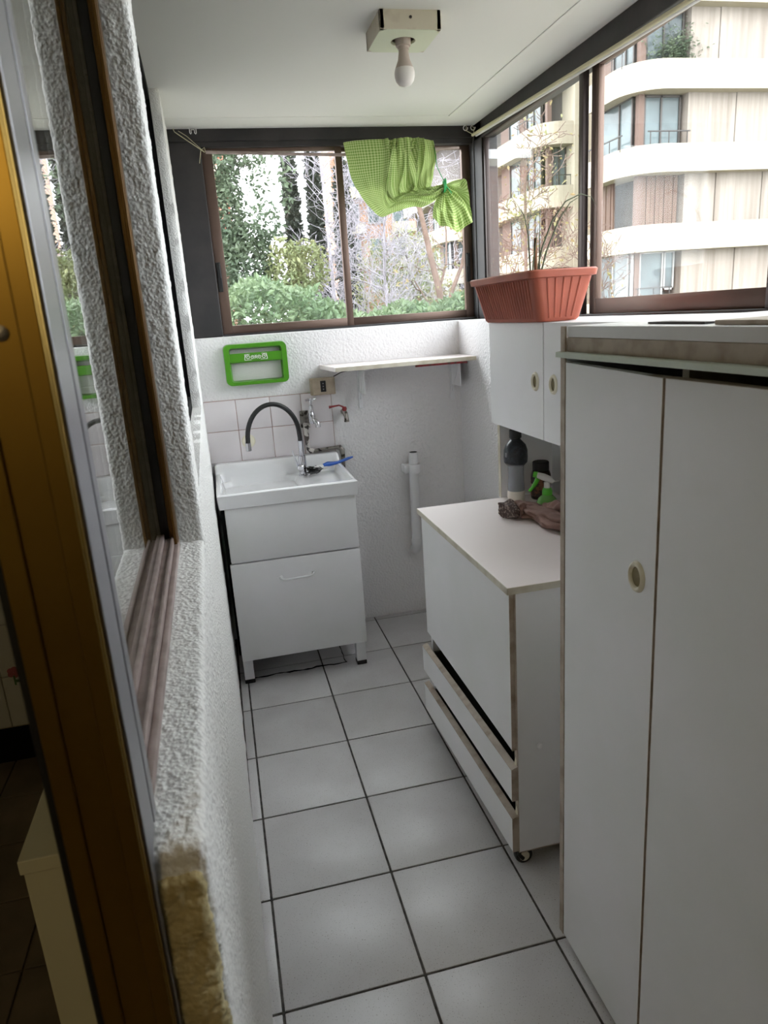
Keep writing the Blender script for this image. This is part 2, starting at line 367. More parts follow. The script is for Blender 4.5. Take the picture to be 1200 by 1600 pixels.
# ---- back wall under the window, right wall, with sills
wb = struct(G().box(-.52, 2.036, -.1, .86, 2.24, 1.447, .004).build('wall_back', 'stucco_fine'))
wr = struct(G().box(.846, -1.75, -.1, 1.10, 2.24, 1.445, .004).build('wall_right', 'stucco_fine'))
struct(G().box(.96, -3.1, -.1, 1.10, -1.02, 2.30).box(.846, -3.1, -.1, 1.10, -1.75, 2.30).build('wall_right_end', 'stucco_fine'))
struct(G().box(-2.7, -3.1, -.1, 1.10, -2.95, 2.30).build('wall_front', 'kitchen_wall'))
struct(G().box(-.38, -1.95, -.1, .97, -1.85, 2.30).build('wall_added_dark', 'added_wall'))  # unseen dark wall added so the door post reflects less light
# glazed tiles above the sink: four columns by two rows
cx = [-.385, -.235, -.081, .062, .205]; cz = [.885, 1.029, 1.168]
G().box(-.385, 2.030, .885, .206, 2.0365, 1.169).build('joint_bed', 'tile_joint', wb)
for i in range(4):
    for j in range(2):
        G().box(cx[i]+.0012, 2.0275, cz[j]+.0012, cx[i+1]-.0012, 2.035, cz[j+1]-.0012, .0016).build('tile', 'wall_tile', wb, smooth=True)
# round blanking plate on the tiles
G().lathe([(.031, 0), (.031, -.003), (.027, -.007), (.0, -.0075)], (-.196, 2.0275, .975), 28, 'y').build('blanking_plate', 'cream_plastic', wb, smooth=True)

# ---- left wall between loggia and kitchen (rotated half a degree), roughcast
LO = Matrix.Translation((-.350, -.83, 0)) @ Matrix.Rotation(.0095, 4, 'Z')
g = G()
rough_box(g, -.085, 0, .86, 0, .90, 1.15, .0034, .0016, .008, 3)
rough_box(g, -.085, .752, 1.13, 0, .88, 2.30, .0034, .0016, .008, 9)
rough_box(g, -.085, 0, -.05, -.0006, 1.04, .88, .05, .002, .006, 5)
rough_box(g, -.085, .87, -.05, -.0006, 2.36, 1.205, .03, .003, .006, 5)
rough_box(g, -.085, 2.35, -.05, 0, 3.06, 2.30, .02, .003, .006, 7)
wl = struct(place(g.build('wall_left', 'stucco', smooth=True, angle=80), LO))
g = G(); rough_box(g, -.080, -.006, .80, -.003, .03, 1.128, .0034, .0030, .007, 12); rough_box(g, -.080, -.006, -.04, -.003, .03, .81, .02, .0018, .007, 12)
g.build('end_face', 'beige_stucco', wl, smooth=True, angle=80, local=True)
# the piece of partition behind the photographer and the rest of the kitchen shell
struct(place(G().box(-.11, -2.2, -.1, 0, -1.15, 2.30).box(-.11, -1.15, 2.10, 0, -.01, 2.30).build('wall_left_end', 'stucco_fine'), LO))
struct(G().box(-2.7, -3.0, -.06, -.40, 1.3, -.012).build('floor_kitchen', 'kitchen_floor'))
struct(G().box(-2.7, 1.30, -.1, -.49, 1.42, 2.30).build('wall_kitchen_back', 'kitchen_wall'))
struct(G().box(-2.85, -3.1, -.1, -2.7, 1.42, 2.30).build('wall_kitchen_left', 'kitchen_wall'))

# kitchen floor tiles and the tiled kitchen wall that show past the door post
kf = bpy.data.objects['floor_kitchen']; kwb = bpy.data.objects['wall_kitchen_back']
for i in range(7):
    for j in range(6):
        G().box(-2.2+.25*i+.003, -.2+.25*j+.003, -.013, -2.2+.25*(i+1)-.003, -.2+.25*(j+1)-.003, -.002, .002).build('tile', 'kitchen_floor', kf)
for i in range(8):
    for j in range(8):
        G().box(-2.19+.2*i+.002, 1.290, .13+.2*j+.002, -2.19+.2*(i+1)-.002, 1.301, .13+.2*(j+1)-.002, .002).build('tile', 'kitchen_tile', kwb)
G().box(-2.6, 1.278, -.01, -.5, 1.301, .125, .004).build('plinth', 'black_matte', kwb)
fl = G()
for k in range(5):
    a = 2*PI*k/5; fl.lathe([(.011, 0), (.011, -.001), (0, -.0014)], (-1.145+.012*math.cos(a), 1.290, .345+.012*math.sin(a)), 10, 'y')
fl.build('flower_print', 'pink', kwb); G().box(-1.149, 1.2885, .295, -1.143, 1.2902, .333).box(-1.143, 1.2885, .305, -1.125, 1.2902, .315).build('flower_stem_print', 'leaf_print', kwb)

# ---- window 1: bronze sliding window of the back wall
w1 = sthing('window_1', (0, 2.06, 1.447))
G().box(-.42, 2.056, 1.447, -.250, 2.10, 2.286, .004).build('side_panel', 'charcoal', w1, label='charcoal painted panel left of the sashes')
fr = G(); fr.box(-.42, 2.05, 2.236, 1.02, 2.13, 2.286, .003).box(-.252, 2.056, 2.214, .97, 2.12, 2.24, .003).box(-.25, 2.058, 1.446, .975, 2.125, 1.456, .002)
fr.box(.95, 2.045, 1.446, 1.04, 2.125, 2.286, .004)
fr.build('window_frame', 'charcoal', w1)
def sash(w, x0, x1, y, z0, z1, lw, rw, tw, bw, handle=None):
    g = G(); d = .022
    g.box(x0, y, z0, x0+lw, y+d, z1, .002).box(x1-rw, y, z0, x1, y+d, z1, .002).box(x0+lw, y, z1-tw, x1-rw, y+d, z1, .002).box(x0+lw, y, z0, x1-rw, y+d, z0+bw, .002)
    s_ = g.build('sash', 'bronze', w, smooth=True)
    G().box(x0+lw-.004, y+.009, z0+bw-.004, x1-rw+.004, y+.013, z1-tw+.004).build('pane', 'glass', s_)
    if handle:
        hx, hz = handle
        G().box(hx-.010, y-.004, hz-.062, hx+.010, y+.001, hz+.062, .002).box(hx-.007, y-.007, hz-.004, hx+.007, y-.003, hz+.056, .002).build('handle', 'black', s_)
    return s_
sash(w1, -.252, .350, 2.074, 1.456, 2.226, .047, .030, .026, .036, (-.236, 1.70))
sash(w1, .325, .952, 2.100, 1.456, 2.226, .030, .040, .026, .036)
G().box(.917, 2.0925, 1.62, .937, 2.101, 1.75, .002).box(.920, 2.088, 1.69, .934, 2.094, 1.745, .002).build('handle', 'black', w1)

# ---- window 2: long dark sliding window over the right wall
w2 = sthing('window_2', (.97, .6, 1.445))
G().box(.955, -1.02, 2.215, 1.02, 2.06, 2.286, .004).box(.955, -1.02, 1.444, 1.03, 2.06, 1.452, .002).box(.955, 1.955, 1.444, 1.03, 2.06, 2.286, .004).box(.955, -1.04, 1.444, 1.03, -.985, 2.286, .004).build('window_frame', 'charcoal', w2)
def sash_x(w, y0, y1, x, z0, z1, n_, f_, tw, bw, mt):
    g = G(); d = .022
    g.box(x, y0, z0, x+d, y0+n_, z1, .002).box(x, y1-f_, z0, x+d, y1, z1, .002).box(x, y0+n_, z1-tw, x+d, y1-f_, z1, .002).box(x, y0+n_, z0, x+d, y1-f_, z0+bw, .002)
    s_ = g.build('sash', mt, w, smooth=True)
    G().box(x+.009, y0+n_-.004, z0+bw-.004, x+.013, y1-f_+.004, z1-tw+.004).build('pane', 'glass', s_)
sash_x(w2, 1.066, 1.97, .962, 1.451, 2.222, .028, .035, .012, .050, 'bronze_dark')
sash_x(w2, .160, 1.062, .990, 1.451, 2.222, .045, .044, .012, .050, 'bronze')
sash_x(w2, -1.00, -.540, .990, 1.451, 2.222, .04, .045, .012, .050, 'bronze')  # out-of-view sash added to let more daylight onto the near end
sash_x(w2, -.58, .200, .964, 1.451, 2.222, .04, .045, .012, .050, 'bronze_dark')

# ---- window 3: aluminium window in the partition by the camera; window 4: black one beyond the pillar
w3 = sthing('window_3', LO.translation, .0095)
G().box(-.066, .722, 1.16, -.0515, .756, 2.286, .0015).build('rubber_channel', 'black', w3, local=True, smooth=True)
G().box(-.0515, .716, 1.155, -.0395, .756, 2.286, .0015).box(-.046, .708, 1.155, -.0405, .718, 2.286, .001).build('jamb_profile', 'jamb_bronze', w3, local=True, smooth=True)
G().box(-.0662, .06, 1.148, -.0600, .742, 1.176, .001).box(-.0600, .06, 1.148, -.0500, .742, 1.168, .0015).box(-.0500, .05, 1.148, -.0455, .735, 1.172, .001).box(-.0455, .05, 1.148, -.0385, .735, 1.161, .0015).build('sill_track', 'bronze_pink', w3, local=True, smooth=True)
G().box(-.0700, .03, 1.165, -.0660, .752, 2.284).build('pane', 'glass_side', w3, local=True)
w4 = sthing('window_4', LO.translation, .0095)
G().box(-.075, .87, 1.203, -.034, .93, 2.286).box(-.075, 2.31, 1.203, -.034, 2.352, 2.286).box(-.075, .93, 1.203, -.034, 2.31, 1.25).box(-.075, .93, 2.24, -.034, 2.31, 2.286).build('window_frame', 'black_matte', w4, local=True)
G().box(-.062, .92, 1.24, -.050, 2.32, 2.25).build('black_panel', 'black_matte', w4, local=True)  # plain black panel closing the opening

# ---- door 1: the bronze post of the kitchen doorway
d1 = sthing('door_1', LO.translation, .0095)
G().box(-.083, -.020, -.01, -.0375, .052, 2.286, .0012).box(-.083, -.0225, -.01, -.070, -.0195, 2.286, .001).box(-.050, -.0225, -.01, -.0385, -.0195, 2.286, .001).build('door_post', 'gold', d1, local=True)
G().box(-.0375, -.014, 0, -.0355, .026, 2.286, .0006).box(-.0375, .034, 0, -.0362, .050, 2.286, .0005).build('reflection_strip', 'grey_alu', d1, local=True, label='grey strip standing in for the reflection along the post')  # grey put on for the loggia reflected in the post's side face
G().box(-.089, -.018, 0, -.0825, -.006, 2.286, .002).build('gasket', 'black', d1, local=True)
G().lathe([(.0042, 0), (.0042, -.0012), (.002, -.002), (0, -.002)], (-.0590, -.0200, 1.503), 14, 'y').build('screw', 'old_metal', d1, local=True, smooth=True)

# ================================================================== INSIDE
# ---- slim cabinet standing inside the kitchen door
t = thing('slim_cabinet', 'cream slim cabinet on the dark kitchen floor left of the golden door post', 'cabinet', (-.56, -.2, 0))
G().box(-.627, -.412, 0, -.455, .30, .828, .002).build('body', 'kitchen_cab', t)
G().box(-.630, -.416, .829, -.453, .30, .850, .0015).build('top_board', 'kitchen_cab', t)
G().box(-.6275, -.4135, .8275, -.4545, .29, .8295).build('edge_seam', 'edge', t)

# ---- ceiling light
t = thing('ceiling_light', 'square cream wooden ceiling light with a bare bulb', 'ceiling light', (.328, .93, 2.286))
g = G(); n = 28; z0 = 2.236
# bottom plate with a round hole
ring = []
for k in range(n):
    a = 2*PI*k/n+PI/4*0; r = .035; ring.append((.328+r*math.cos(a), .930+r*math.sin(a)))
sq = []
for k in range(n):
    a = 2*PI*k/n; c_, s_ = math.cos(a), math.sin(a); q = .085/max(abs(c_), abs(s_)); sq.append((.328+q*c_, .930+q*s_))
v = [(x, y, z) for z in (z0, z0+.008) for P in (ring, sq) for x, y in P]
f = []
for k in range(n):
    k2 = (k+1) % n
    f += [(k, k2, n+k2, n+k), (2*n+k, 3*n+k, 3*n+k2, 2*n+k2), (k, 2*n+k, 2*n+k2, k2), (n+k, n+k2, 3*n+k2, 3*n+k)]
g.add(v, f).build('plate', 'lamp_plate', t)
fr = G(); X0, X1, Y0, Y1 = .242, .414, .844, 1.016
fr.box(X0, Y0, z0+.001, X1, Y0+.012, 2.286, .0015).box(X0, Y1-.012, z0+.001, X1, Y1, 2.286, .0015).box(X0, Y0, z0+.001, X0+.012, Y1, 2.286, .0015).box(X1-.012, Y0, z0+.001, X1, Y1, 2.286, .0015)
fr.build('frame', 'lamp_wood', t)
G().lathe([(.004, 0), (.004, -.002), (0, -.003)], (.328, Y0, z0+.03), 10, 'y').build('nail', 'iron', t)
sk = G().lathe([(.0, .05), (.022, .05), (.022, .0), (.021, -.012), (.016, -.013), (.016, -.02)], (.328, .93, z0), 24).build('socket', 'bulb_base', t, smooth=True)
G().lathe([(.0135, 0), (.0145, -.012), (.017, -.028), (.0235, -.043), (.0265, -.05)], (.328, .93, z0-.018), 28).build('bulb_collar', 'bulb_base', t, smooth=True)
G().lathe([(.0265, -.05), (.029, -.06), (.029, -.070), (.0255, -.082), (.018, -.091), (.008, -.095), (0, -.0955)], (.328, .93, z0-.018), 28).build('bulb', 'bulb', t, smooth=True, label='white bulb dome')

# ---- laundry sink (height field basin) and its cabinet
t = thing('laundry_sink', 'white ceramic laundry sink on the sink cabinet in the far left corner', 'sink', (-.075, 1.78, .78))
SX0, SX1, SY0, SY1 = -.362, .209, 1.522, 2.026
def sst(a, b, x):
    q = min(1, max(0, (x-a)/(b-a))); return q*q*(3-2*q)
def sdrr(x, y, cx_, cy_, hx, hy, r):
    qx, qy = abs(x-cx_)-hx+r, abs(y-cy_)-hy+r
    return math.hypot(max(qx, 0), max(qy, 0))+min(max(qx, qy), 0)-r
def sinkz(x, y):
    z = .850
    dk = sdrr(x, y, (SX0+SX1)/2, 1.755, (SX1-SX0)/2-.018, .212, .02)        # inner recess
    z -= .040*sst(.0, -.014, dk)
    b = sdrr(x, y, -.170, 1.752, .165, .200, .06)                            # the deep bowl
    z -= .21*sst(.004, -.06, b)
    z += .036*sst(1.955, 1.985, y)                                           # upstand at the wall
    e = min(x-SX0, SX1-x, y-SY0)
    z -= .006*(1-sst(0, .008, e))
    return z
NU, NV = 96, 84
g = G(); g.grid(lambda u, v_: (SX0+(SX1-SX0)*u, SY0+(SY1-SY0)*v_, sinkz(SX0+(SX1-SX0)*u, SY0+(SY1-SY0)*v_)), NU, NV)
w = NV+1; bd = [i*w for i in range(NU+1)]+[NU*w+j for j in range(1, NV+1)]+[i*w+NV for i in range(NU-1, -1, -1)]+[j for j in range(NV-1, 0, -1)]
o_ = len(g.v)
for i in bd:
    x, y, z = g.v[i]; g.v.append((x*.985-.001, y if y > 1.9 else y+.004, .789))
nb = len(bd)
g.f += [(bd[k], bd[(k+1) % nb], o_+(k+1) % nb, o_+k) for k in range(nb)]
g.build('basin', 'ceramic', t, smooth=True, angle=50)
G().lathe([(.026, 0), (.026, .003), (.018, .004), (0, .001)], (-.17, 1.76, .603), 24).build('drain_strainer', 'chrome', t, smooth=True)

t = thing('sink_cabinet', 'white sink cabinet on legs under the laundry sink', 'cabinet', (-.075, 1.78, 0))
G().box(-.340, 1.556, .12, .19, 2.0, .788).build('body', 'laminate', t)
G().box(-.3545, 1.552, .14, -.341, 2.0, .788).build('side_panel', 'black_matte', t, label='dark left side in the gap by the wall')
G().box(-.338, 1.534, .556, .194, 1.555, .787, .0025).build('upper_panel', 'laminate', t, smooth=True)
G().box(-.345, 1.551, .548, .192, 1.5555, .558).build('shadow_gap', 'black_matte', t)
dr = G().box(-.345, 1.532, .116, .197, 1.555, .551, .004).build('drawer', 'laminate', t, smooth=True)
hp = [(-.145, 1.535, .470), (-.145, 1.520, .470), (-.138, 1.508, .469), (-.120, 1.504, .468), (-.035, 1.503, .470), (-.015, 1.508, .472), (-.008, 1.520, .474), (-.008, 1.535, .475)]
G().tube(hp, .0048, 12).lathe([(.0085, 0), (.0085, -.006), (.005, -.008)], (-.145, 1.532, .470), 14, 'y').lathe([(.0085, 0), (.0085, -.006), (.005, -.008)], (-.008, 1.532, .475), 14, 'y').build('handle', 'pvc', dr, smooth=True)
for x in (-.345, .150):
    for y in (1.556, 1.93):
        lg = G().box(x, y, .018, x+.042, y+.042, .1165, .002).build('leg', 'pvc', t)
        G().box(x-.001, y-.002, 0, x+.043, y+.044, .019, .003).build('foot', 'black', lg)

# ---- faucet on the sink ledge
t = thing('sink_faucet', 'chrome sink faucet with a black hose gooseneck', 'faucet', (.028, 1.915, .81))
FY = 1.915
G().lathe([(.022, 0), (.022, .006), (.0175, .010), (.0175, .085), (.016, .092), (.011, .094), (.011, .10)], (.030, FY, .809), 24).build('body', 'chrome', t, smooth=True)
G().lathe([(.016, 0), (.016, -.030), (.011, -.034), (0, -.034)], (.018, FY-.010, .850), 18, 'y').tube([(.006, FY-.03, .856), (-.006, FY-.036, .895), (-.014, FY-.04, .935)], [.005, .004, .003], 10).build('lever', 'chrome', t, smooth=True)
G().lathe([(.0105, 0), (.012, .002), (.012, .058), (.013, .060), (.013, .066)], (.030, FY, .905), 20).build('collar', 'chrome', t, smooth=True)
ax, rx, rz = -.0875, .1165, .150
ap = [(.030, FY, .966), (.030, FY, .985)]
for k in range(0, 25):
    a = PI*k/24; ap.append((ax+rx*math.cos(a), FY-.05*(k/24)**2, 1.000+.147*math.sin(a)))
ap.append((ax-rx-.001, FY-.052, .992))
G().tube(ap, .0105, 16).build('gooseneck', 'black', t, smooth=True)
G().lathe([(.0125, 0), (.0125, -.034), (.010, -.036), (0, -.030)], (ax-rx-.001, FY-.052, .992), 18).build('spray_head', 'chrome', t, smooth=True)

# ---- old wall tap with flaking supply pipe
t = thing('wall_tap', 'old chrome cross-handle wall tap with a flaking pipe above the sink', 'tap', (.098, 2.02, 1.05))
G().box(.050, 2.014, 1.012, .092, 2.030, 1.09, .003).lathe([(.021, 0), (.021, -.008), (.013, -.014), (.013, -.05)], (.088, 2.028, 1.050), 20, 'y').build('wall_flange', 'old_metal', t, smooth=True)
G().lathe([(.014, -.024), (.0165, -.012), (.016, .014), (.012, .024), (.0095, .032), (.0095, .058), (.006, .062), (.006, .08)], (.100, 1.975, 1.058), 18).tube([(.100, 1.975, 1.05), (.112, 1.962, 1.046), (.121, 1.955, 1.036), (.122, 1.955, 1.018)], [.012, .0125, .012, .0125], 14).build('tap_body', 'chrome', t, smooth=True)
g = G(); zc = 1.141
for k in range(4):
    a = PI*k/2+.35; g.tube([(.100, 1.975, zc), (.100+.014*math.cos(a), 1.975+.014*math.sin(a), zc+.002), (.100+.026*math.cos(a), 1.975+.026*math.sin(a), zc+.003)], [.004, .0035, .0055], 10)
g.lathe([(.008, -.006), (.008, .005), (.005, .009), (0, .009)], (.100, 1.975, zc), 16).build('cross_handle', 'chrome', t, smooth=True)
G().tube([(.074, 2.010, 1.035), (.072, 2.008, 1.02), (.072, 2.008, .93), (.074, 2.008, .912), (.084, 2.008, .902), (.10, 2.008, .901)], [.011, .0125, .0095, .0095, .0125, .0125], 14).tube([(.060, 2.004, 1.022), (.092, 2.004, 1.022)], .010, 12).build('pipe', 'pipe_paint', t, smooth=True)
G().tube([(.095, 2.008, .901), (.205, 2.006, .906), (.222, 2.004, .905), (.231, 2.000, .893), (.233, 1.997, .872), (.233, 2.006, .80), (.233, 2.020, .776)], [.008, .008, .0125, .013, .0105, .0085, .0085], 14).build('elbow_pipe', 'old_metal', t, smooth=True)

# ---- red lever bib tap
t = thing('lever_tap', 'small bronze bib tap with a red lever right of the sink tiles', 'tap', (.258, 2.02, 1.06))
G().lathe([(.011, .012), (.011, -.02), (.008, -.024), (.008, -.04)], (.256, 2.026, 1.068), 16, 'y').tube([(.256, 1.99, 1.073), (.256, 1.975, 1.066), (.258, 1.965, 1.052), (.259, 1.963, 1.036)], [.011, .012, .0095, .0105], 14).lathe([(.012, 0), (.012, .008), (.008, .010)], (.259, 1.963, 1.028), 16).build('tap_body', 'old_metal', t, smooth=True)
G().lathe([(.008, -.012), (.012, 0), (.009, .010), (0, .011)], (.256, 1.982, 1.086), 14).tube([(.256, 1.982, 1.092), (.243, 1.975, 1.1), (.230, 1.97, 1.106), (.195, 1.966, 1.1035), (.182, 1.966, 1.102)], [.0045, .004, .0035, .0045, .007], 12).build('lever', 'red_paint', t, smooth=True)

# ---- socket box
t = thing('socket_box', 'aged beige surface socket box under the end of the wall shelf', 'socket', (.167, 2.02, 1.195))
G().box(.110, 1.996, 1.157, .224, 2.034, 1.234, .003).build('box', 'beige_plastic', t)
G().box(.118, 1.990, 1.162, .216, 1.997, 1.229, .0025).box(.118, 1.9885, 1.162, .150, 1.991, 1.229, .001).box(.182, 1.9885, 1.162, .216, 1.991, 1.229, .001).build('cover', 'beige_plastic', t)
ou = G().box(.1545, 1.987, 1.172, .1795, 1.992, 1.222, .0015).build('outlet', 'black', t)
g = G()
for k in range(3): g.lathe([(.003, 0), (.003, -.0008), (0, -.0008)], (.167, 1.987, 1.184+.013*k), 10, 'y')
g.build('hole', 'grey_alu', ou)
G().tube([(.222, 2.01, 1.236), (.235, 2.0, 1.243), (.255, 2.0, 1.252), (.30, 2.0, 1.259), (.36, 2.0, 1.262), (.385, 2.0, 1.262)], .0022, 8).lathe([(.006, -.006), (.006, .006)], (.385, 2.0, 1.262), 10).build('cable', 'black', t, smooth=True)

# ---- green letter-tray basket hung on the back wall
t = thing('wall_basket', 'green plastic open basket hung on the back wall under the window', 'basket', (-.122, 2.0, 1.32))
BX0, BX1, BZ0, BZ1 = -.262, .018, 1.232, 1.412
def rrect(x0, z0, x1, z1, r, y, n=6):
    P = []
    for cx_, cz_, a0 in ((x1-r, z1-r, 0), (x0+r, z1-r, PI/2), (x0+r, z0+r, PI), (x1-r, z0+r, 1.5*PI)):
        for k in range(n+1):
            a = a0+PI/2*k/n; P.append((cx_+r*math.cos(a), y, cz_+r*math.sin(a)))
    return P
def loopband(g, loops):
    n = len(loops[0]); o = len(g.v)
    for l in loops: g.v += [tuple(p) for p in l]
    m_ = len(loops)
    for i in range(m_):
        i2 = (i+1) % m_
        for k in range(n): g.f.append((o+i*n+k, o+i*n+(k+1) % n, o+i2*n+(k+1) % n, o+i2*n+k))
    return g
yb, yf = 2.030, 1.985
def bulge(P, amt):
    cx_, cz_ = (BX0+BX1)/2, (BZ0+BZ1)/2
    return [(x, y, z+amt*(1-((x-cx_)/.14)**2)*(1 if z > cz_ else -1)) for x, y, z in P]
lo_ = [bulge(rrect(BX0, BZ0, BX1, BZ1, .022, yb), .003), bulge(rrect(BX0+.002, BZ0+.002, BX1-.002, BZ1-.002, .022, yf), .003),
       bulge(rrect(BX0+.024, BZ0+.016, BX1-.024, BZ1-.018, .012, yf), .002), bulge(rrect(BX0+.030, BZ0+.020, BX1-.030, BZ1-.026, .010, yb-.004), .001)]
loopband(G(), lo_).build('rim', 'green_plastic', t, smooth=True, angle=40)
G().box(BX0+.022, yf+.004, 1.333, BX1-.022, yf+.010, 1.372, .002).box(BX0+.026, yf+.010, 1.330, BX1-.026, yb-.006, 1.336, .001).build('cross_bar', 'green_plastic', t)
G().box(BX0+.03, yb-.008, 1.252, BX1-.03, yb-.005, 1.336).box(BX0+.03, yb-.008, 1.362, BX1-.03, yb-.005, 1.39).build('back_mesh', mat('pale_mesh', rgb(206, 206, 200), .7, bump=(400, .8, .003)), t)
# scroll ornament cut in pale lines in the bar
def scroll(cx_, cz_, s_, sgn, turns=1.4):
    P = []
    for k in range(26):
        a = turns*2*PI*k/25; r = s_*(1-.75*k/25); P.append((cx_+sgn*r*math.cos(a), yf+.0035, cz_+r*math.sin(a)))
    return P
g = G(); zc = 1.353; xc = -.122
for sgn in (-1, 1):
    g.tube(scroll(xc+sgn*.036, zc, .011, sgn), .0016, 6).tube(scroll(xc+sgn*.015, zc-.002, .009, -sgn), .0015, 6)
    g.tube([(xc+sgn*.047, yf+.0035, zc+.011), (xc+sgn*.050, yf+.0035, zc-.011)], .0015, 6).tube([(xc+sgn*.05, yf+.0035, zc-.012), (xc+sgn*.02, yf+.0035, zc-.012)], .0012, 6).tube([(xc+sgn*.05, yf+.0035, zc+.012), (xc+sgn*.026, yf+.0035, zc+.013)], .0012, 6)
    g.tube([(xc+sgn*.006, yf+.0035, zc-.008), (xc-sgn*.004, yf+.0035, zc+.008)], .0015, 6)
g.build('scroll_ornament', 'white_plastic', t, smooth=True)

# ---- wall shelf
t = thing('wall_shelf', 'long thin white wall shelf on brackets below the back window', 'shelf', (.53, 1.93, 1.28))
G().prism([(.165, 2.034), (.195, 1.775), (.838, 1.792), (.84, 2.034)], 1.272, 1.290).build('board', 'laminate_top', t)
G().prism([(.1945, 1.7742), (.195, 1.772), (.840, 1.789), (.838, 1.7915)], 1.2725, 1.2895).build('edge_strip', 'edge_light', t)
G().box(.56, 1.80, 1.262, .80, 1.812, 1.272).build('red_batten', 'red_paint', t, label='red batten along the underside')
for x in (.345, .80):
    G().box(x-.010, 2.026, 1.075, x+.010, 2.035, 1.272, .002).box(x-.010, 1.83, 1.262, x+.010, 2.03, 1.272, .002).box(x-.002, 1.90, 1.15, x+.002, 2.03, 1.265).tube([(x, 2.026, 1.12), (x, 1.90, 1.264)], .004, 8).build('bracket', 'pvc', t)

# ---- brush with blue handle lying on the sink edge
t = thing('scrub_brush', 'blue handled brush with black bristles lying on the sink ledge', 'brush', (.15, 1.87, .83))
Rb = Matrix.Translation((.122, 1.885, .838)) @ Matrix.Rotation(math.radians(14), 4, 'Z') @ Matrix.Rotation(math.radians(-3), 4, 'Y')
def xf(P): return [tuple(Rb @ Vector(p)) for p in P]
hd = G().tube(xf([(-.052, 0, .004), (-.03, 0, .006), (.012, 0, .008), (.034, 0, .010)]), [.008, .014, .013, .007], 12).build('head', 'white_plastic', t, smooth=True)
g = G(); random.seed(8)
for k in range(130):
    a = random.uniform(-.056, -.006); b = random.uniform(-.02, .02); c0 = random.uniform(-.016, .020); g.tube(xf([(a, b*.5, .002), (a-.014+random.uniform(-.008, .006), b*1.2, c0*.7), (a-.026+random.uniform(-.012, .006), b*1.5, c0)]), [.0022, .0018, .0012], 5)
g.build('bristles', 'black', t, kind='stuff')
G().tube(xf([(-.004, -.006, .014), (.02, -.004, .016), (.05, 0, .012), (.075, .002, .012), (.13, .004, .020), (.152, .004, .022)]), [.008, .012, .009, .0068, .0068, .0035], 12).build('handle', 'blue_plastic', t, smooth=True)

# ---- standpipe
t = thing('drain_standpipe', 'white plastic drain standpipe clipped to the back wall', 'pipe', (.572, 1.99, .6))
G().tube([(.576, 1.99, .845), (.574, 1.99, .70), (.570, 1.99, .40), (.569, 1.992, .368), (.567, 2.010, .345), (.567, 2.036, .342)], [.0225, .0225, .0225, .0235, .024, .024], 20).lathe([(.024, 0), (.0262, .004), (.0262, .03), (.024, .034)], (.5705, 1.99, .374), 22).build('pipe', 'pvc', t, smooth=True)
G().lathe([(.0185, 0), (.0185, .002), (0, .002)], (.576, 1.99, .8442), 18).build('bore', 'dark_gap', t)
G().lathe([(.030, 0), (.032, .003), (.032, .041), (.030, .044)], (.5748, 1.99, .744), 24).box(.524, 1.972, .746, .556, 2.034, .786, .004).build('clip', 'pvc', t, smooth=True)

# ---- drawer unit on castors
t = thing('drawer_unit', 'low white drawer unit on castors with two gaping bottom drawers', 'cabinet', (.58, .63, 0))
G().box(.318, .224, .822, .842, 1.020, .841, .002).build('top_board', 'laminate_top', t)
G().box(.3170, .2228, .8225, .3185, 1.0215, .8405).box(.3170, .2229, .8225, .842, .2244, .8405).build('top_edge', 'edge_light', t)
for y in (.228, .986): G().box(.340, y, .062, .842, y+.018, .821, .001).build('side_panel', 'laminate', t)
G().box(.3385, .2275, .062, .3402, .2465, .821).box(.34, .2276, .060, .842, .246, .0625).build('panel_edge', 'edge', t)
fp = G().box(.327, .237, .378, .3395, 1.004, .819, .0015).build('front_panel', 'laminate', t)
G().box(.3265, .2352, .378, .3396, .2372, .819).build('front_edge', 'edge', fp)
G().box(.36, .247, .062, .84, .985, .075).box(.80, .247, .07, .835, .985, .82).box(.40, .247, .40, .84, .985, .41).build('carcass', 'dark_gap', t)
def wedge_front(z0, z1, xn, xf_, th, y0, y1, bv):
    return G().add([(xn, y0, z0), (xn+th, y0, z0), (xn+th, y0, z1+bv), (xn, y0, z1), (xf_, y1, z0), (xf_+th, y1, z0), (xf_+th, y1, z1+bv), (xf_, y1, z1)],
                   [(0, 1, 2, 3), (4, 7, 6, 5), (0, 3, 7, 4), (1, 5, 6, 2), (0, 4, 5, 1), (3, 2, 6, 7)])
for z0, z1 in ((.230, .326), (.068, .174)):
    d = wedge_front(z0, z1, .321, .306, .017, .228, 1.003, .006).build('drawer', 'laminate', t)
    wedge_front(z1-.001, z1+.0006, .3205, .3055, .018, .2275, 1.0035, .006).box(.3205, .2265, z0, .3382, .2285, z1, 0).build('drawer_edge', 'edge', d)
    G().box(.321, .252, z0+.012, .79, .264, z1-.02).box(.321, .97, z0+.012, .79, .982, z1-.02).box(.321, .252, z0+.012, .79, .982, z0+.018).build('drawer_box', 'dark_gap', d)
    G().tube([(.343, .240, z1-.012), (.342, .239, z1+.010), (.344, .240, z1+.032)], [.006, .008, .005], 8).build('runner_cap', 'cream_plastic', d, smooth=True)
G().lathe([(.0075, 0), (.0075, -.002), (.005, -.0035), (0, -.0035)], (.402, .228, .382), 16, 'y').build('screw_cap', 'laminate', t, smooth=True)
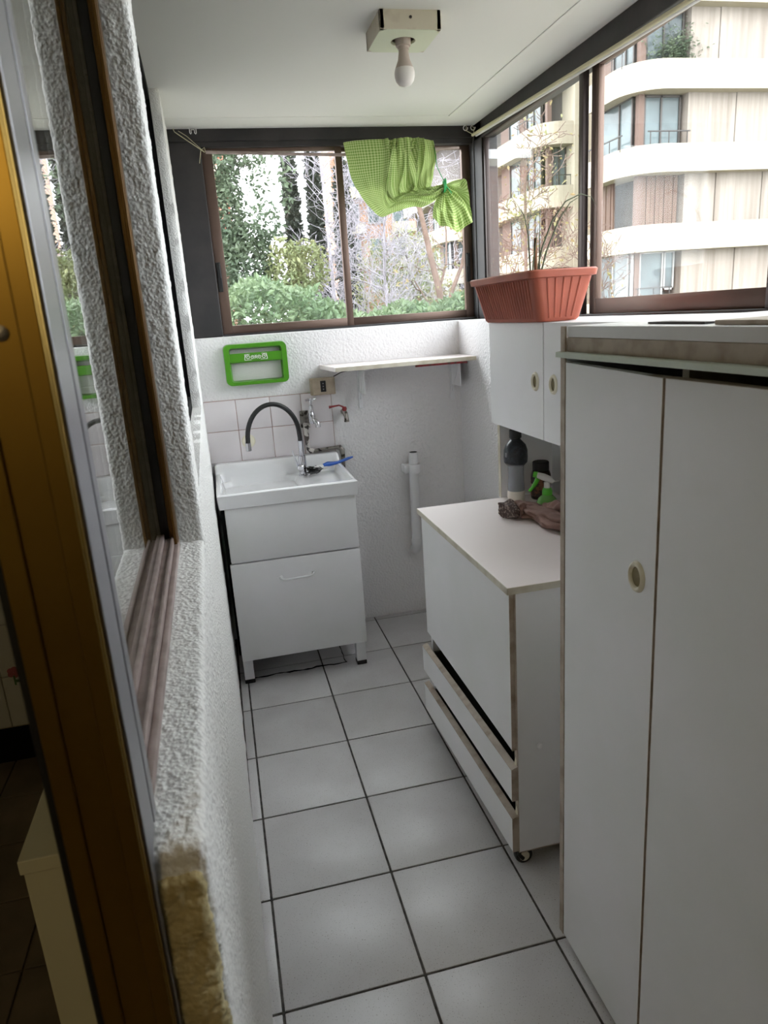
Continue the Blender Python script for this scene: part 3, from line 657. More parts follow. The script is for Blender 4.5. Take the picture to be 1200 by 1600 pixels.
for x, y in ((.362, .262), (.362, .99), (.80, .262), (.80, .99)):
    c = G().box(x-.018, y-.018, .055, x+.018, y+.018, .062).tube([(x-.013, y-.014, .058), (x-.015, y-.015, .035), (x-.004, y-.016, .022)], [.004, .006, .006], 8).tube([(x-.013, y+.014, .058), (x-.015, y+.015, .035), (x-.004, y+.016, .022)], [.004, .006, .006], 8).build('castor', 'black', t)
    G().lathe([(.012, -.012), (.0235, -.011), (.0255, -.006), (.0255, .006), (.0235, .011), (.012, .012)], (x+.002, y, .0256), 22, 'y').build('wheel', 'black', c, smooth=True)
    G().lathe([(.015, 0), (.014, -.0025), (.006, -.004), (0, -.004)], (x+.002, y-.0125, .0256), 18, 'y').build('wheel_cap', 'cream_plastic', c, smooth=True)

def ring_handle(parent, x, y, z, r, mt='cream_plastic', sx=1.0):
    """round recessed pull: cream ring with a hollow, tarnished cup; faces -x"""
    pr = [(.62*r, .001), (.64*r, -.0035), (.78*r, -.0065), (.93*r, -.0045), (r, 0)]
    n = 32; v = []; 
    for rr, h in pr:
        for k in range(n):
            a = 2*PI*k/n; v.append((x+h, y+rr*.86*math.cos(a), z+rr*math.sin(a)*1.05))
    f = [(i*n+k, i*n+(k+1) % n, (i+1)*n+(k+1) % n, (i+1)*n+k) for i in range(len(pr)-1) for k in range(n)]
    h_ = G().add(v, f).build('ring_pull', mt, parent, smooth=True, angle=70)
    v = []; cu = [(.64*r, -.001), (.60*r, -.0002), (.3*r, -.0006), (0.01*r, -.0007)]
    for rr, hh in cu:
        for k in range(n):
            a = 2*PI*k/n; v.append((x+hh, y+rr*.86*math.cos(a), z+rr*math.sin(a)*1.05))
    f = [(i*n+k, i*n+(k+1) % n, (i+1)*n+(k+1) % n, (i+1)*n+k) for i in range(len(cu)-1) for k in range(n)]
    G().add(v, f).build('cup', 'olive', h_, smooth=True)

# ---- hutch cabinet standing on the drawer unit
t = thing('hutch_cabinet', 'white two-door hutch cabinet standing on the drawer unit', 'cabinet', (.73, .63, .841))
for y in (.222, 1.020): G().box(.632, y, .8415, .842, y+.018, 1.446, .001).build('side_panel', 'laminate', t)
G().box(.6305, 1.0195, .8415, .6322, 1.0385, 1.10).build('panel_edge', 'edge_light', t)
G().box(.632, .240, 1.112, .842, 1.020, 1.128).box(.632, .240, 1.430, .842, 1.020, 1.446).build('shelf_board', 'laminate', t)
G().box(.828, .240, .8415, .842, 1.020, 1.43).build('back_panel', 'laminate', t)
for y0, y1, hy in ((.222, .6355, .572), (.6395, 1.050, .690)):
    d = G().box(.613, y0, 1.108, .631, y1, 1.446, .0012).build('door', 'laminate', t)
    ring_handle(d, .613, hy, 1.277, .027)
G().box(.6315, .634, 1.112, .634, .641, 1.44).build('door_gap', 'dark_gap', t)

# ---- things in the niche
t = thing('shaker_bottle', 'tall bottle with a black wrapped top and clear body in the hutch niche', 'bottle', (.652, .935, .8415))
c = (.652, .935, .8415)
G().lathe([(.0, 0), (.028, 0), (.030, .004), (.030, .012), (.0275, .016), (.030, .020), (.030, .038), (.0285, .044)], c, 28).build('base', 'cream_liquid', t, smooth=True)
G().lathe([(.0285, .044), (.0285, .055), (.0265, .10), (.0275, .130), (.034, .137)], c, 28).build('clear_body', 'clear_plastic', t, smooth=True)
G().lathe([(.034, .137), (.0395, .143), (.041, .158), (.040, .185), (.034, .203), (.021, .217), (.017, .221)], c, 32).build('wrap', 'navy', t, smooth=True)
G().box(c[0]-.0405, c[1]-.017, c[2]+.164, c[0]-.033, c[1]-.004, c[2]+.180, .002).build('label_patch', 'grey_alu', t)
G().lathe([(.017, .221), (.017, .226), (.0205, .227), (.0205, .252), (.018, .255), (0, .255)], c, 24).build('cap', 'black', t, smooth=True)
t = thing('dark_bottle', 'dark brown bottle with black cap and rust label behind the green sprayer', 'bottle', (.752, .952, .8415))
c = (.752, .952, .8415)
G().lathe([(0, 0), (.032, 0), (.034, .004), (.034, .085), (.030, .097), (.025, .10)], c, 28).build('body', 'brown_glass', t, smooth=True)
G().lathe([(.0345, .012), (.0345, .080)], c, 28, cap=False).build('label_band', 'label_brown', t, smooth=True, fixn=False)
G().lathe([(.026, .10), (.0285, .101), (.0285, .128), (.026, .131), (0, .131)], c, 28).build('cap', 'black', t, smooth=True)
g = G()
for k in range(3): g.box(c[0]-.0352, c[1]-.012+k*.008, c[2]+.043, c[0]-.0335, c[1]-.0075+k*.008, c[2]+.055)
g.build('label_lettering', 'cream_plastic', t)
t = thing('spray_bottle', 'green trigger spray bottle with a white nozzle head in the niche', 'bottle', (.700, .795, .8415))
c = (.700, .795, .8415)
G().lathe([(0, 0), (.030, 0), (.034, .006), (.0355, .020), (.034, .032), (.027, .044), (.018, .052), (.0145, .056)], c, 30).build('body', 'green_clear', t, smooth=True)
G().lathe([(.0145, .054), (.0165, .056), (.0165, .068), (.014, .075), (.0135, .078)], c, 24).build('collar', 'green_bright', t, smooth=True)
hx = .700; hy = .795; hz = .8415
d_ = Vector((-.80, .60, 0)).normalized()
def off(a, z): return (hx+d_.x*a, hy+d_.y*a, hz+z)
G().tube([off(0, .076), off(0, .088), off(.002, .098)], [.011, .0105, .009], 16).tube([off(-.020, .096), off(-.008, .106), off(.012, .113), off(.033, .119)], [.006, .0105, .0115, .0095], 16).tube([off(-.018, .098), off(-.034, .101), off(-.046, .103)], [.003, .002, .0012], 8).build('spray_head', 'white_plastic', t, smooth=True)
G().tube([off(.031, .119), off(.044, .121)], [.0105, .010], 14).build('nozzle', 'green_bright', t, smooth=True)
G().tube([off(.030, .108), off(.036, .095), off(.046, .078), off(.058, .064)], [.008, .0075, .006, .005], 12).build('trigger', 'green_bright', t, smooth=True)

# crumpled garment
t = thing('crumpled_cloth', 'crumpled dusty brown cloth with a pale patterned hem on the drawer unit', 'cloth', (.60, .70, .841))
def lump(path, rad, flat, seed, cup=None, nn=60, mm=48):
    P = [Vector(p) for p in path]
    def at(s_):
        q = s_*(len(P)-1); i = min(int(q), len(P)-2); r_ = q-i
        p0, p1, p2, p3 = P[max(i-1, 0)], P[i], P[i+1], P[min(i+2, len(P)-1)]
        return .5*((2*p1)+(p2-p0)*r_+(2*p0-5*p1+4*p2-p3)*r_*r_+(3*p1-p0-3*p2+p3)*r_**3)
    def rr(s_):
        q = s_*(len(rad)-1); i = min(int(q), len(rad)-2); return rad[i]+(rad[i+1]-rad[i])*sst(0, 1, q-i)
    def fn(u, v_):
        p = at(u); tg = (at(min(u+.02, 1))-at(max(u-.02, 0))).normalized(); sd = tg.cross(Vector((0, 0, 1))).normalized(); r_ = rr(u); a = 2*PI*v_
        k = 1+.38*noise.noise(Vector((math.cos(a)*1.6+seed, math.sin(a)*1.6, u*5)))+.30*noise.noise(Vector((math.cos(a)*2.4, math.sin(a)*2.4+seed, u*7)))+.05*noise.noise(Vector((math.cos(a)*7, math.sin(a)*7+seed, u*17)))
        q = p+sd*math.cos(a)*r_*k+Vector((0, 0, 1))*(math.sin(a)*r_*k*flat+r_*flat)
        q.z = max(q.z, .8418+.0004*abs(math.sin(a*5))); return q
    return fn, nn, mm
def lump_mesh(g, args):
    fn, nn, mm = args; o = len(g.v)
    for i in range(nn+1):
        for j in range(mm): g.v.append(tuple(fn(i/nn, j/mm)))
    for i in range(nn):
        for j in range(mm): g.f.append((o+i*mm+j, o+i*mm+(j+1) % mm, o+(i+1)*mm+(j+1) % mm, o+(i+1)*mm+j))
    g.f.append(tuple(o+j for j in range(mm))[::-1]); g.f.append(tuple(o+nn*mm+j for j in range(mm)))
    return g
g = G()
lump_mesh(g, lump([(.545, .768, .841), (.580, .785, .841), (.625, .765, .841), (.655, .700, .841)], [.036, .040, .034, .022], .62, 1.3))
lump_mesh(g, lump([(.60, .800, .841), (.625, .735, .841), (.635, .655, .841), (.640, .585, .841), (.70, .52, .841)], [.028, .034, .036, .032, .02], .62, 5.1))
lump_mesh(g, lump([(.665, .745, .841), (.69, .66, .841), (.71, .58, .841)], [.022, .032, .026], .95, 8.8))
g.build('fabric', 'cloth', t, smooth=True, angle=70)
fn, _, _ = lump([(.545, .768, .841), (.580, .785, .841), (.625, .765, .841), (.655, .700, .841)], [.036, .040, .034, .022], .62, 1.3)
hm = mat('patterned_hem', rgb(86, 72, 70), .9, vary=(120, rgb(150, 134, 128), .52, .58))
lump_mesh(G(), (lambda u, v_: (lambda p, c0: c0+(p-c0)*1.03)(Vector(fn(u*.30, v_)), Vector((.548+.03*u, .770, .852))), 10, 48)).build('hem', hm, t, smooth=True, angle=70, label='dark hem with pale letter-like print')

# ---- tall closet
t = thing('closet', 'white closet with two tall doors at the right edge', 'closet', (.60, -.35, 0))
CX = .345
G().box(CX+.002, -.016, .030, .842, .0, 1.4345, .001).box(CX+.002, -.70, .03, .842, -.684, 1.4345, .001).build('side_panel', 'laminate', t)
G().box(CX-.001, -.0165, .030, CX+.0025, .0008, 1.4545).build('panel_edge', 'edge', t)
G().box(CX+.004, -.70, 1.4345, .844, -.0165, 1.4548, .001).build('top_board', 'laminate', t)
G().box(CX+.003, -.70, 1.408, CX+.018, -.017, 1.4342, .001).build('top_rail', 'edge', t)
G().box(CX-.012, -.70, 1.3975, CX+.03, .0012, 1.4078, .001).build('edge_strip', 'greenish', t)
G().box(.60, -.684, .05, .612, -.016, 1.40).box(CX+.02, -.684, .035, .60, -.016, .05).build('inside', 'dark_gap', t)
G().box(CX+.03, -.345, .05, .60, -.329, 1.396).build('divider', 'edge_light', t)
def door_leaf(y0, y1, zt0, zt1, xo0, xo1):
    a = [(CX-.018+xo0, y0), (CX-.018+xo1, y1)]
    v = []
    for (x, y), zt in zip(a, (zt0, zt1)): v += [(x, y, .034), (x+.0175, y, .034), (x+.0175, y, zt), (x, y, zt)]
    return G().add(v, [(0, 1, 2, 3), (4, 7, 6, 5), (0, 3, 7, 4), (1, 5, 6, 2), (0, 4, 5, 1), (3, 2, 6, 7)])
d = door_leaf(-.0185, -.3285, 1.388, 1.380, .018, .016).build('door', 'laminate', t)
G().box(CX-.0025, -.3298, .034, CX+.0155, -.3283, 1.380).box(CX, -.328, 1.3802, CX+.0170, -.02, 1.3812).build('door_edge', 'edge', d)
ring_handle(d, CX-.0020, -.279, 1.047, .0265)
d = door_leaf(-.3335, -.695, 1.380, 1.3805, .017, .018).build('door', 'laminate', t)
G().box(CX-.001, -.334, .034, CX+.0165, -.3328, 1.380).box(CX, -.695, 1.3802, CX+.0170, -.3335, 1.3812).build('door_edge', 'edge', d)
for x, y in ((.375, -.03), (.375, -.67), (.80, -.03), (.80, -.67)):
    G().box(x-.018, y-.018, .012, x+.018, y+.018, .036, .002).lathe([(.014, -.02), (.015, 0), (.015, .012)], (x, y, .02), 16).build('foot', 'black', t)
# things lying on top of the closet
o = tagm(G().box(.37, -.54, 1.4552, .50, -.40, 1.4615, .001).build('offcut_board', 'edge'), 'thin beige board offcut lying on top of the closet', 'board')
g = G().prism([(.395, -.205), (.385, -.36), (.40, -.362), (.425, -.22)], 1.4552, 1.4582)
o = tagm(g.build('slate_strip', 'iron'), 'small dark strip lying on the closet top beside the board', 'strip')

# ---- planter with the nearly bare plant
PX, PY, PZ = .660, .838, 1.4465
t = thing('planter', 'terracotta plastic window-box planter with ribbed sides on the hutch top', 'planter', (PX, PY, PZ))
def rr2(hx, hy, r, z, n=5):
    P = []
    for sx, sy, a0 in ((1, 1, 0), (-1, 1, PI/2), (-1, -1, PI), (1, -1, 1.5*PI)):
        for k in range(n+1):
            a = a0+PI/2*k/n; P.append((PX+sx*(hx-r)+r*math.cos(a), PY+sy*(hy-r)+r*math.sin(a), PZ+z))
    return P
lp = [rr2(.060, .205, .02, .001), rr2(.066, .212, .022, .008), rr2(.093, .236, .026, .118), rr2(.103, .246, .028, .120), rr2(.106, .249, .029, .136), rr2(.102, .245, .028, .140), rr2(.092, .235, .024, .138), rr2(.088, .231, .024, .118), rr2(.076, .22, .02, .10)]
g = G(); n = len(lp[0])
for l in lp: g.v += l
for i in range(len(lp)-1):
    for k in range(n): g.f.append((i*n+k, i*n+(k+1) % n, (i+1)*n+(k+1) % n, (i+1)*n+k))
g.f.append(tuple(range(n-1, -1, -1)))
g.build('tub', 'terracotta', t, smooth=True, angle=40)
G().add(lp[8], [tuple(range(n))]).build('soil', 'soil', t)
g = G()
for k in range(22):
    yy = -.19+.38*k/21; q = .97
    for sx in (-1, 1):
        g.tube([(PX+sx*.0655, PY+yy*.93, PZ+.012), (PX+sx*.0935, PY+yy*1.04, PZ+.117)], .0034, 6)
for k in range(5):
    xx = -.04+.08*k/4
    for sy in (-1, 1): g.tube([(PX+xx*.85, PY+sy*.2115, PZ+.012), (PX+xx*1.25, PY+sy*.2355, PZ+.117)], .0036, 6)
g.build('ribs', 'terracotta', t, smooth=True)
pl = thing('potted_plant', 'thin spiky plant with few long arching blades in the terracotta planter', 'plant', (.69, .85, 1.545))
G().tube([(.692, .85, 1.545), (.691, .85, 1.60), (.690, .85, 1.672), (.691, .85, 1.690)], [.0060, .0052, .0052, .0045], 10).build('stem', 'stem', pl, smooth=True)
def blade(P, w0):
    rs = [w0*(1-.85*(k/(len(P)-1))**2) for k in range(len(P))]
    return G().tube(P, rs, 6)
for P in ([(.695, .85, 1.59), (.712, .85, 1.66), (.745, .85, 1.735), (.79, .85, 1.79), (.84, .85, 1.81), (.875, .85, 1.80), (.895, .85, 1.775)],
          [(.700, .84, 1.575), (.722, .84, 1.65), (.762, .84, 1.735), (.80, .84, 1.785), (.84, .84, 1.805)],
          [(.680, .86, 1.56), (.676, .86, 1.63), (.672, .86, 1.70), (.660, .86, 1.755), (.628, .86, 1.80)],
          [(.676, .845, 1.56), (.681, .845, 1.62), (.690, .845, 1.68), (.697, .845, 1.72)],
          [(.703, .85, 1.56), (.704, .85, 1.65), (.706, .85, 1.78)]):
    blade(P, .0026).build('blade', 'blade', pl, smooth=True)

# ---- clothes rails and strings
t = thing('clothes_rail', 'pair of long pale clothes rails along the top of the right window', 'rail', (.93, 1.2, 2.21))
G().tube([(.928, 1.99, 2.232), (.930, .80, 2.193), (.93, -.30, 2.16)], .006, 10).build('rail', 'string', t, smooth=True)
G().tube([(.948, 2.00, 2.232), (.950, .80, 2.193), (.95, -.30, 2.16)], .005, 10).build('rail', 'pvc', t, smooth=True)
G().tube([(.93, 1.985, 2.232), (.905, 2.01, 2.255), (.912, 2.02, 2.278)], .0015, 6).tube([(.93, 1.985, 2.232), (.94, 2.0, 2.262), (.935, 2.02, 2.278)], .0015, 6).build('tie_cord', 'string', t)
for x, y in ((.905, 2.015), (.938, 2.010)):
    P = [(x+.010*math.cos(a), y, 2.266+.010*math.sin(a)) for a in [PI/2+2*PI*.8*k/12 for k in range(13)]]
    G().tube([(x, y, 2.279)]+P, .002, 6).build('hook', 'white_plastic', t, smooth=True)
t = thing('curtain_rod', 'thin pale rod strung across the back window', 'rod', (.3, 1.985, 2.17))
G().tube([(-.232, 1.985, 2.182), (.33, 1.985, 2.162), (.86, 1.985, 2.181)], .0062, 12).build('rod', 'bronze_pink', t, smooth=True)
G().tube([(-.236, 1.985, 2.182), (-.345, 2.00, 2.262), (-.35, 2.02, 2.278)], .0017, 6).tube([(-.236, 1.985, 2.182), (-.30, 1.995, 2.245), (-.33, 2.02, 2.27)], .0012, 6).tube([(-.232, 1.985, 2.182), (-.235, 1.985, 2.2), (-.25, 1.985, 2.19), (-.262, 1.98, 2.14)], .0014, 6).build('tie_cord', 'string', t)
P = [(-.285, 2.02, 2.281), (-.285, 2.02, 2.262), (-.282, 2.02, 2.258), (-.279, 2.02, 2.262), (-.279, 2.02, 2.274), (-.266, 2.02, 2.274), (-.266, 2.02, 2.262), (-.262, 2.02, 2.258), (-.259, 2.02, 2.262), (-.259, 2.02, 2.281)]
G().tube(P, .0018, 6).build('hook', 'white_plastic', t)

# ---- gingham curtain knotted to one side
t = thing('gingham_curtain', 'green gingham curtain knotted to one side on the back window rod', 'curtain', (.55, 1.975, 2.17))
def cpt(X, Y):      # layout drawn on the curtain's own plane
    return (.352+(X-50)*.000562+(Y-75)*.00003, 2.203-(Y-75)*.000534+(X-50)*.00003)
colsP = [
    [(30, 70), (42, 190), (62, 335), (112, 455), (170, 548), (262, 640), (400, 608), (520, 572), (640, 575), (775, 500)],
    [(150, 60), (156, 190), (165, 330), (185, 440), (225, 530), (300, 612), (410, 575), (520, 545), (640, 545), (778, 488)],
    [(330, 66), (330, 190), (312, 320), (290, 430), (285, 520), (320, 580), (420, 535), (525, 520), (640, 520), (780, 478)],
    [(400, 72), (392, 180), (372, 300), (352, 400), (345, 470), (372, 520), (440, 500), (530, 500), (640, 500), (780, 470)],
    [(480, 72), (470, 180), (452, 290), (430, 380), (425, 440), (440, 480), (490, 480), (550, 490), (645, 485), (780, 464)],
    [(560, 72), (545, 170), (535, 270), (520, 360), (510, 420), (520, 455), (550, 470), (590, 480), (660, 475), (782, 458)],
    [(640, 80), (640, 180), (630, 270), (612, 350), (600, 410), (600, 445), (612, 462), (640, 468), (690, 468), (782, 452)],
    [(730, 105), (748, 180), (750, 235), (722, 310), (705, 380), (690, 430), (680, 450), (690, 458), (720, 462), (784, 446)]]
def spline(P, s_):
    q = s_*(len(P)-1); i = min(int(q), len(P)-2); r_ = q-i
    a, b, c_, d_2 = P[max(i-1, 0)], P[i], P[i+1], P[min(i+2, len(P)-1)]
    return tuple(.5*((2*b[k])+(c_[k]-a[k])*r_+(2*a[k]-5*b[k]+4*c_[k]-d_2[k])*r_*r_+(3*b[k]-a[k]-3*c_[k]+d_2[k])*r_**3) for k in range(len(b)))
def drape(u, v_):
    X, Y = spline([spline(c_, v_) for c_ in colsP], u)
    x, z = cpt(X, Y)
    gather = sst(.26, .40, u)*(1-.55*sst(.72, .95, u))
    nz_ = noise.noise
    fold = gather*(.050*nz_(Vector((u*13+v_*1.2, v_*1.3, 3)))+.022*nz_(Vector((u*27-v_*1.5, v_*2.6, 9)))+.004*nz_(Vector((u*60, v_*4, 5))))
    fold += .006*nz_(Vector((u*7, v_*6, 1)))+.003*nz_(Vector((u*16, v_*15, 7)))
    roll = sst(.52, .72, v_)
    y = 1.972+fold*(1-.4*roll)+.006*math.sin(u*9+v_*3)*(1-roll)-.030*roll*math.sin(PI*min(1, max(0, u)))+.030*roll*nz_(Vector((u*9+v_*9, v_*3, 2)))+.014*roll*nz_(Vector((u*22+v_*20, v_*4, 6)))
    y -= .008*(1-v_)
    sx_ = gather*(1-.6*roll)*(.046*nz_(Vector((u*17+v_, v_*1.8, 40)))+.006*nz_(Vector((u*34, v_*3.2, 44))))
    return (x+sx_, y, z+.016*roll*nz_(Vector((u*13+v_*9, v_*3, 12))))
ucum = lambda u: u*.62 if u < .3 else .186+(u-.3)*1.0
G().grid(drape, 170, 110, lambda u, v_: (ucum(u), v_*.72)).build('drape', 'gingham', t, smooth=True, angle=180, fixn=False)
G().grid(lambda u, v_: (lambda q: (q[0], q[1]+.007, q[2]))(drape(u*.33, v_*.30)), 40, 24, lambda u, v_: (ucum(u*.33)+.004, v_*.216+.004)).build('hem_lining', 'gingham', t, smooth=True, angle=180, fixn=False)
# ruffle above the rod
def ruffle(u, v_):
    x = .520+.150*u; a = .018*noise.noise(Vector((u*22, v_, 4)))+.012*noise.noise(Vector((u*48, v_*2, 8)))
    return (x+.004*math.sin(u*60)*v_, 1.966+a*(.4+.6*v_), 2.178+.030*v_+.005*math.sin(u*37)*v_)
G().grid(ruffle, 90, 8, lambda u, v_: (u*.5, v_*.03)).build('ruffle', 'gingham', t, smooth=True, angle=180, fixn=False)
tailP = [[(782, 462), (735, 520), (690, 590), (660, 690)], [(782, 464), (745, 540), (715, 640), (700, 748)], [(784, 466), (765, 560), (750, 660), (745, 770)],
         [(786, 466), (785, 560), (790, 680), (795, 800)], [(788, 466), (815, 570), (840, 690), (855, 822)], [(790, 466), (850, 560), (900, 660), (925, 782)],
         [(792, 464), (870, 530), (940, 630), (978, 738)], [(794, 460), (880, 500), (940, 550), (962, 610)], [(794, 452), (870, 470), (915, 475), (948, 432)], [(790, 446), (830, 430), (880, 418), (930, 420)]]
def tail(u, v_):
    X, Y = spline([spline(c_, v_) for c_ in tailP], u)
    x, z = cpt(X, Y)
    return (x, 1.955+(.016+.034*v_)*noise.noise(Vector((u*8+v_*.8, v_*1.4, 20)))+(.010+.010*v_)*noise.noise(Vector((u*19-v_, v_*2.2, 30)))-.022*v_*math.sin(PI*u), z)
G().grid(tail, 120, 50, lambda u, v_: (u*.55, v_*.20)).build('tail', 'gingham', t, smooth=True, angle=180, fixn=False)
kx, kz = cpt(785, 462)
g = G()
for q in range(3):
    P = [(kx+.004*q-.006+.010*math.cos(a)*.4, 1.948+.022*math.cos(a), kz+.024*math.sin(a)+.004*q) for a in [2*PI*k/16 for k in range(17)]]
    g.tube(P, .0032, 8)
g.tube([(kx, 1.93, kz), (kx+.012, 1.925, kz-.018), (kx+.022, 1.925, kz-.032)], [.003, .003, .002], 8)
x2, z2 = cpt(742, 305)
g.tube([(kx, 1.945, kz+.015), ((kx+x2)/2+.004, 1.955, (kz+z2)/2), (x2, 1.96, z2), (x2-.006, 1.975, z2+.10)], .0016, 6)
tie = mat('green_tie_cord', rgb(40, 150, 80), .6)
g.build('tie', tie, t, smooth=True, label='bright green tie cord at the knot')

# ================================================================== OUTSIDE
struct(G().box(-60, 2.6, -4.2, 120, 160, -4.0).box(2.2, -60, -4.2, 120, 2.6, -4.0).build('ground', 'ground'))

# ---- stepped concrete apartment building
BT = 'apartment_building'
b = thing(BT, 'cream concrete apartment building with curved balcony bands and board-marked walls', 'building', (20, 34, -4))
H = 2.52; Z0 = 1.33
def band_poly(x0, y0, x1, y1, r, inset=0):
    x0 += inset; y0 += inset; P = [(x1, y0)]
    for k in range(9):
        a = PI/2*k/8; P.append((x0+r-r*math.sin(a), y0+r-r*math.cos(a)))
    return P+[(x0, y1), (x1, y1)]
def facade_window(face, pos, a0, a1, z0, z1, divs, fm, pm='building_glass', rail=False):
    """framed window on a wall facing -y (face 'y') or -x (face 'x')"""
    fr = G(); w_ = .06
    def bx(g, p, q, za, zb, dep0, dep1):
        if face == 'y': g.box(p, pos+dep0, za, q, pos+dep1, zb)
        else: g.box(pos+dep0, p, za, pos+dep1, q, zb)
    bx(fr, a0, a1, z0, z0+w_, -.06, .05); bx(fr, a0, a1, z1-w_, z1, -.06, .05)
    for k in [0]+list(divs)+[1]:
        c_ = a0+(a1-a0)*k; c_ = min(max(c_, a0+w_/2), a1-w_/2); bx(fr, c_-w_/2, c_+w_/2, z0, z1, -.06, .05)
    o = fr.build('window_frame', fm, b)
    ks = [0]+list(divs)+[1]
    for k, k2 in zip(ks[:-1], ks[1:]):
        g = G(); bx(g, a0+(a1-a0)*k, a0+(a1-a0)*k2, z0+.02, z1-.02, -.01, .02); g.build('pane', pm, o)
    if rail:
        g = G(); bx(g, a0-.1, a1+.1, z0+.42, z0+.46, -.5, -.46)
        nn = max(2, int((a1-a0)/.6))
        for k in range(nn+1):
            c_ = a0+(a1-a0)*k/nn; bx(g, c_-.015, c_+.015, z0-.05, z0+.44, -.49, -.47)
        g.build('balcony_rail', 'iron', b)
def slat_screen(face, pos, a0, a1, z0, z1, mt='slats'):
    n_ = max(3, int((a1-a0)/.16)); w_ = (a1-a0)/n_
    for k in range(n_):
        g = G()
        if face == 'y': g.box(a0+k*w_+.012, pos-.05-.02*(k % 2), z0, a0+(k+1)*w_-.012, pos+.03, z1)
        else: g.box(pos-.05-.02*(k % 2), a0+k*w_+.012, z0, pos+.03, a0+(k+1)*w_-.012, z1)
        g.build('slat', mt, b)
def bunit(x0, y0, x1, y1, r, wall_x, floors, style):
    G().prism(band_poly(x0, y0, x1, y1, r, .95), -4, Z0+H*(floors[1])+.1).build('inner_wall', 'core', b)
    for k in range(floors[0], floors[1]+1):
        zt = Z0+H*k
        G().prism(band_poly(x0, y0, x1, y1, r), zt-.88, zt).build('balcony_band', 'concrete', b)
        if k == floors[1]: continue
        za, zb = zt-.02, zt+H-.86
        # concrete wall of separate board-marked panels
        x = wall_x; q = 0
        while x < x1-.2:
            w_ = (.95, 1.25, .8, 1.1)[(q+k) % 4]; xe = min(x+w_, x1)
            if style == 0 and q in (4,):
                facade_window('y', y0+.62, x+.03, xe-.03, za+.05, zb-.05, (), 'dark_frame', rail=True)
            else:
                G().box(x+.012, y0+.42+.03*((q+k) % 2), za, xe-.012, y0+.96, zb).build('wall_panel', 'board_concrete', b)
            x = xe; q += 1
        yy = y0+.72; xx = x0+.55
        G().box(x0+.58, y0+.62, za, x0+.78, y0+.84, zb).build('corner_post', 'brown_panel', b)
        if style == 0:
            if k in (1, 3, -1):
                pass
            if k == 1: slat_screen('y', yy, x0+.80, wall_x-.10, za, zb)
            elif k == 0: facade_window('y', yy, x0+.5, wall_x-.55, za, zb, (.26,), 'white_frame', rail=True); facade_window('y', yy, wall_x-.52, wall_x-.1, za+.35, zb, (), 'white_frame')
            else: facade_window('y', yy, x0+.80, wall_x-.10, za, zb-.05, (.47,), 'dark_frame', rail=k == 2)
            if k == 1:
                slat_screen('x', xx, y0+2.0, y1, za, zb)
            elif k == 0: facade_window('x', xx, y0+.9, min(y0+4.4, y1), za, zb, (.5,), 'white_frame')
            else:
                facade_window('x', xx, y0+.9, y0+2.2 if k == 3 else min(y0+4.4, y1), za, zb, (.4,), 'dark_frame', rail=True)
                if k == 3: G().box(xx-.02, y0+2.25, za, xx+.1, y0+3.1, zb).build('brown_panel', 'brown_panel', b); pass
        else:
            if k % 2 == 0 or style == 2: facade_window('y', yy, x0+.82, wall_x-.05, za+.02, zb-.03, (.5,), 'dark_frame', rail=k == 2)
            facade_window('x', xx, y0+1.1, y0+2.6, za, zb, (.5,), 'dark_frame', rail=True)
            G().box(xx-.05, y0+2.62, za, xx+.1, y0+3.3, zb).build('brown_panel', 'brown_panel', b)
            facade_window('x', xx, y0+3.32, y0+4.6, za, zb, (), 'dark_frame')
            G().box(xx-.05, y0+4.62, za, xx+.1, y0+5.6, zb).build('brown_panel', 'brown_panel', b)
bunit(14.05, 21.9, 27.0, 24.9, 1.3, 16.35, (-2, 9), 0)  # unseen top storeys of both tall units added to block low sky
bunit(14.35, 29.4, 24.0, 36.6, 1.0, 15.9, (-2, 8), 1)
bunit(14.30, 42.0, 24.0, 52.0, 1.2, 16.8, (-2, 3), 2)
G().prism(band_poly(14.9, 42.8, 24, 52, 1.5), 8.95, 11.0).build('penthouse', 'grey_clad', b)
G().prism(band_poly(14.2, 41.9, 24, 52, 1.5), 11.0, 11.8).build('roof_slab', 'concrete', b)
# stair tower that closes the step between the units
for (x0, y0, x1, y1) in ((16.6, 24.9, 24, 29.3), (15.85, 29.3, 24, 31), (17.0, 36.6, 24, 42.0)):
    G().box(x0, y0, -4, x1, y1, 24.0).build('stair_wall', 'concrete', b)
bh = G(); random.seed(21)
for k in range(900):
    p = Vector((15.3+random.gauss(.55, .45), 22.35+random.gauss(0, .12), 8.95+abs(random.gauss(.30, .32)))); d1_ = Vector((random.gauss(0, 1), random.gauss(0, 1), random.gauss(0, 1))).normalized()*.07; d2_ = d1_.orthogonal().normalized()*.03
    bh.add([p-d1_, p+d2_, p+d1_, p-d2_], [(0, 1, 2, 3)])
o = bh.build('balcony_planting', 'leaf_dark', None, fixn=False); tagm(o, 'green shrubs growing on a high balcony of the concrete building', 'shrub')

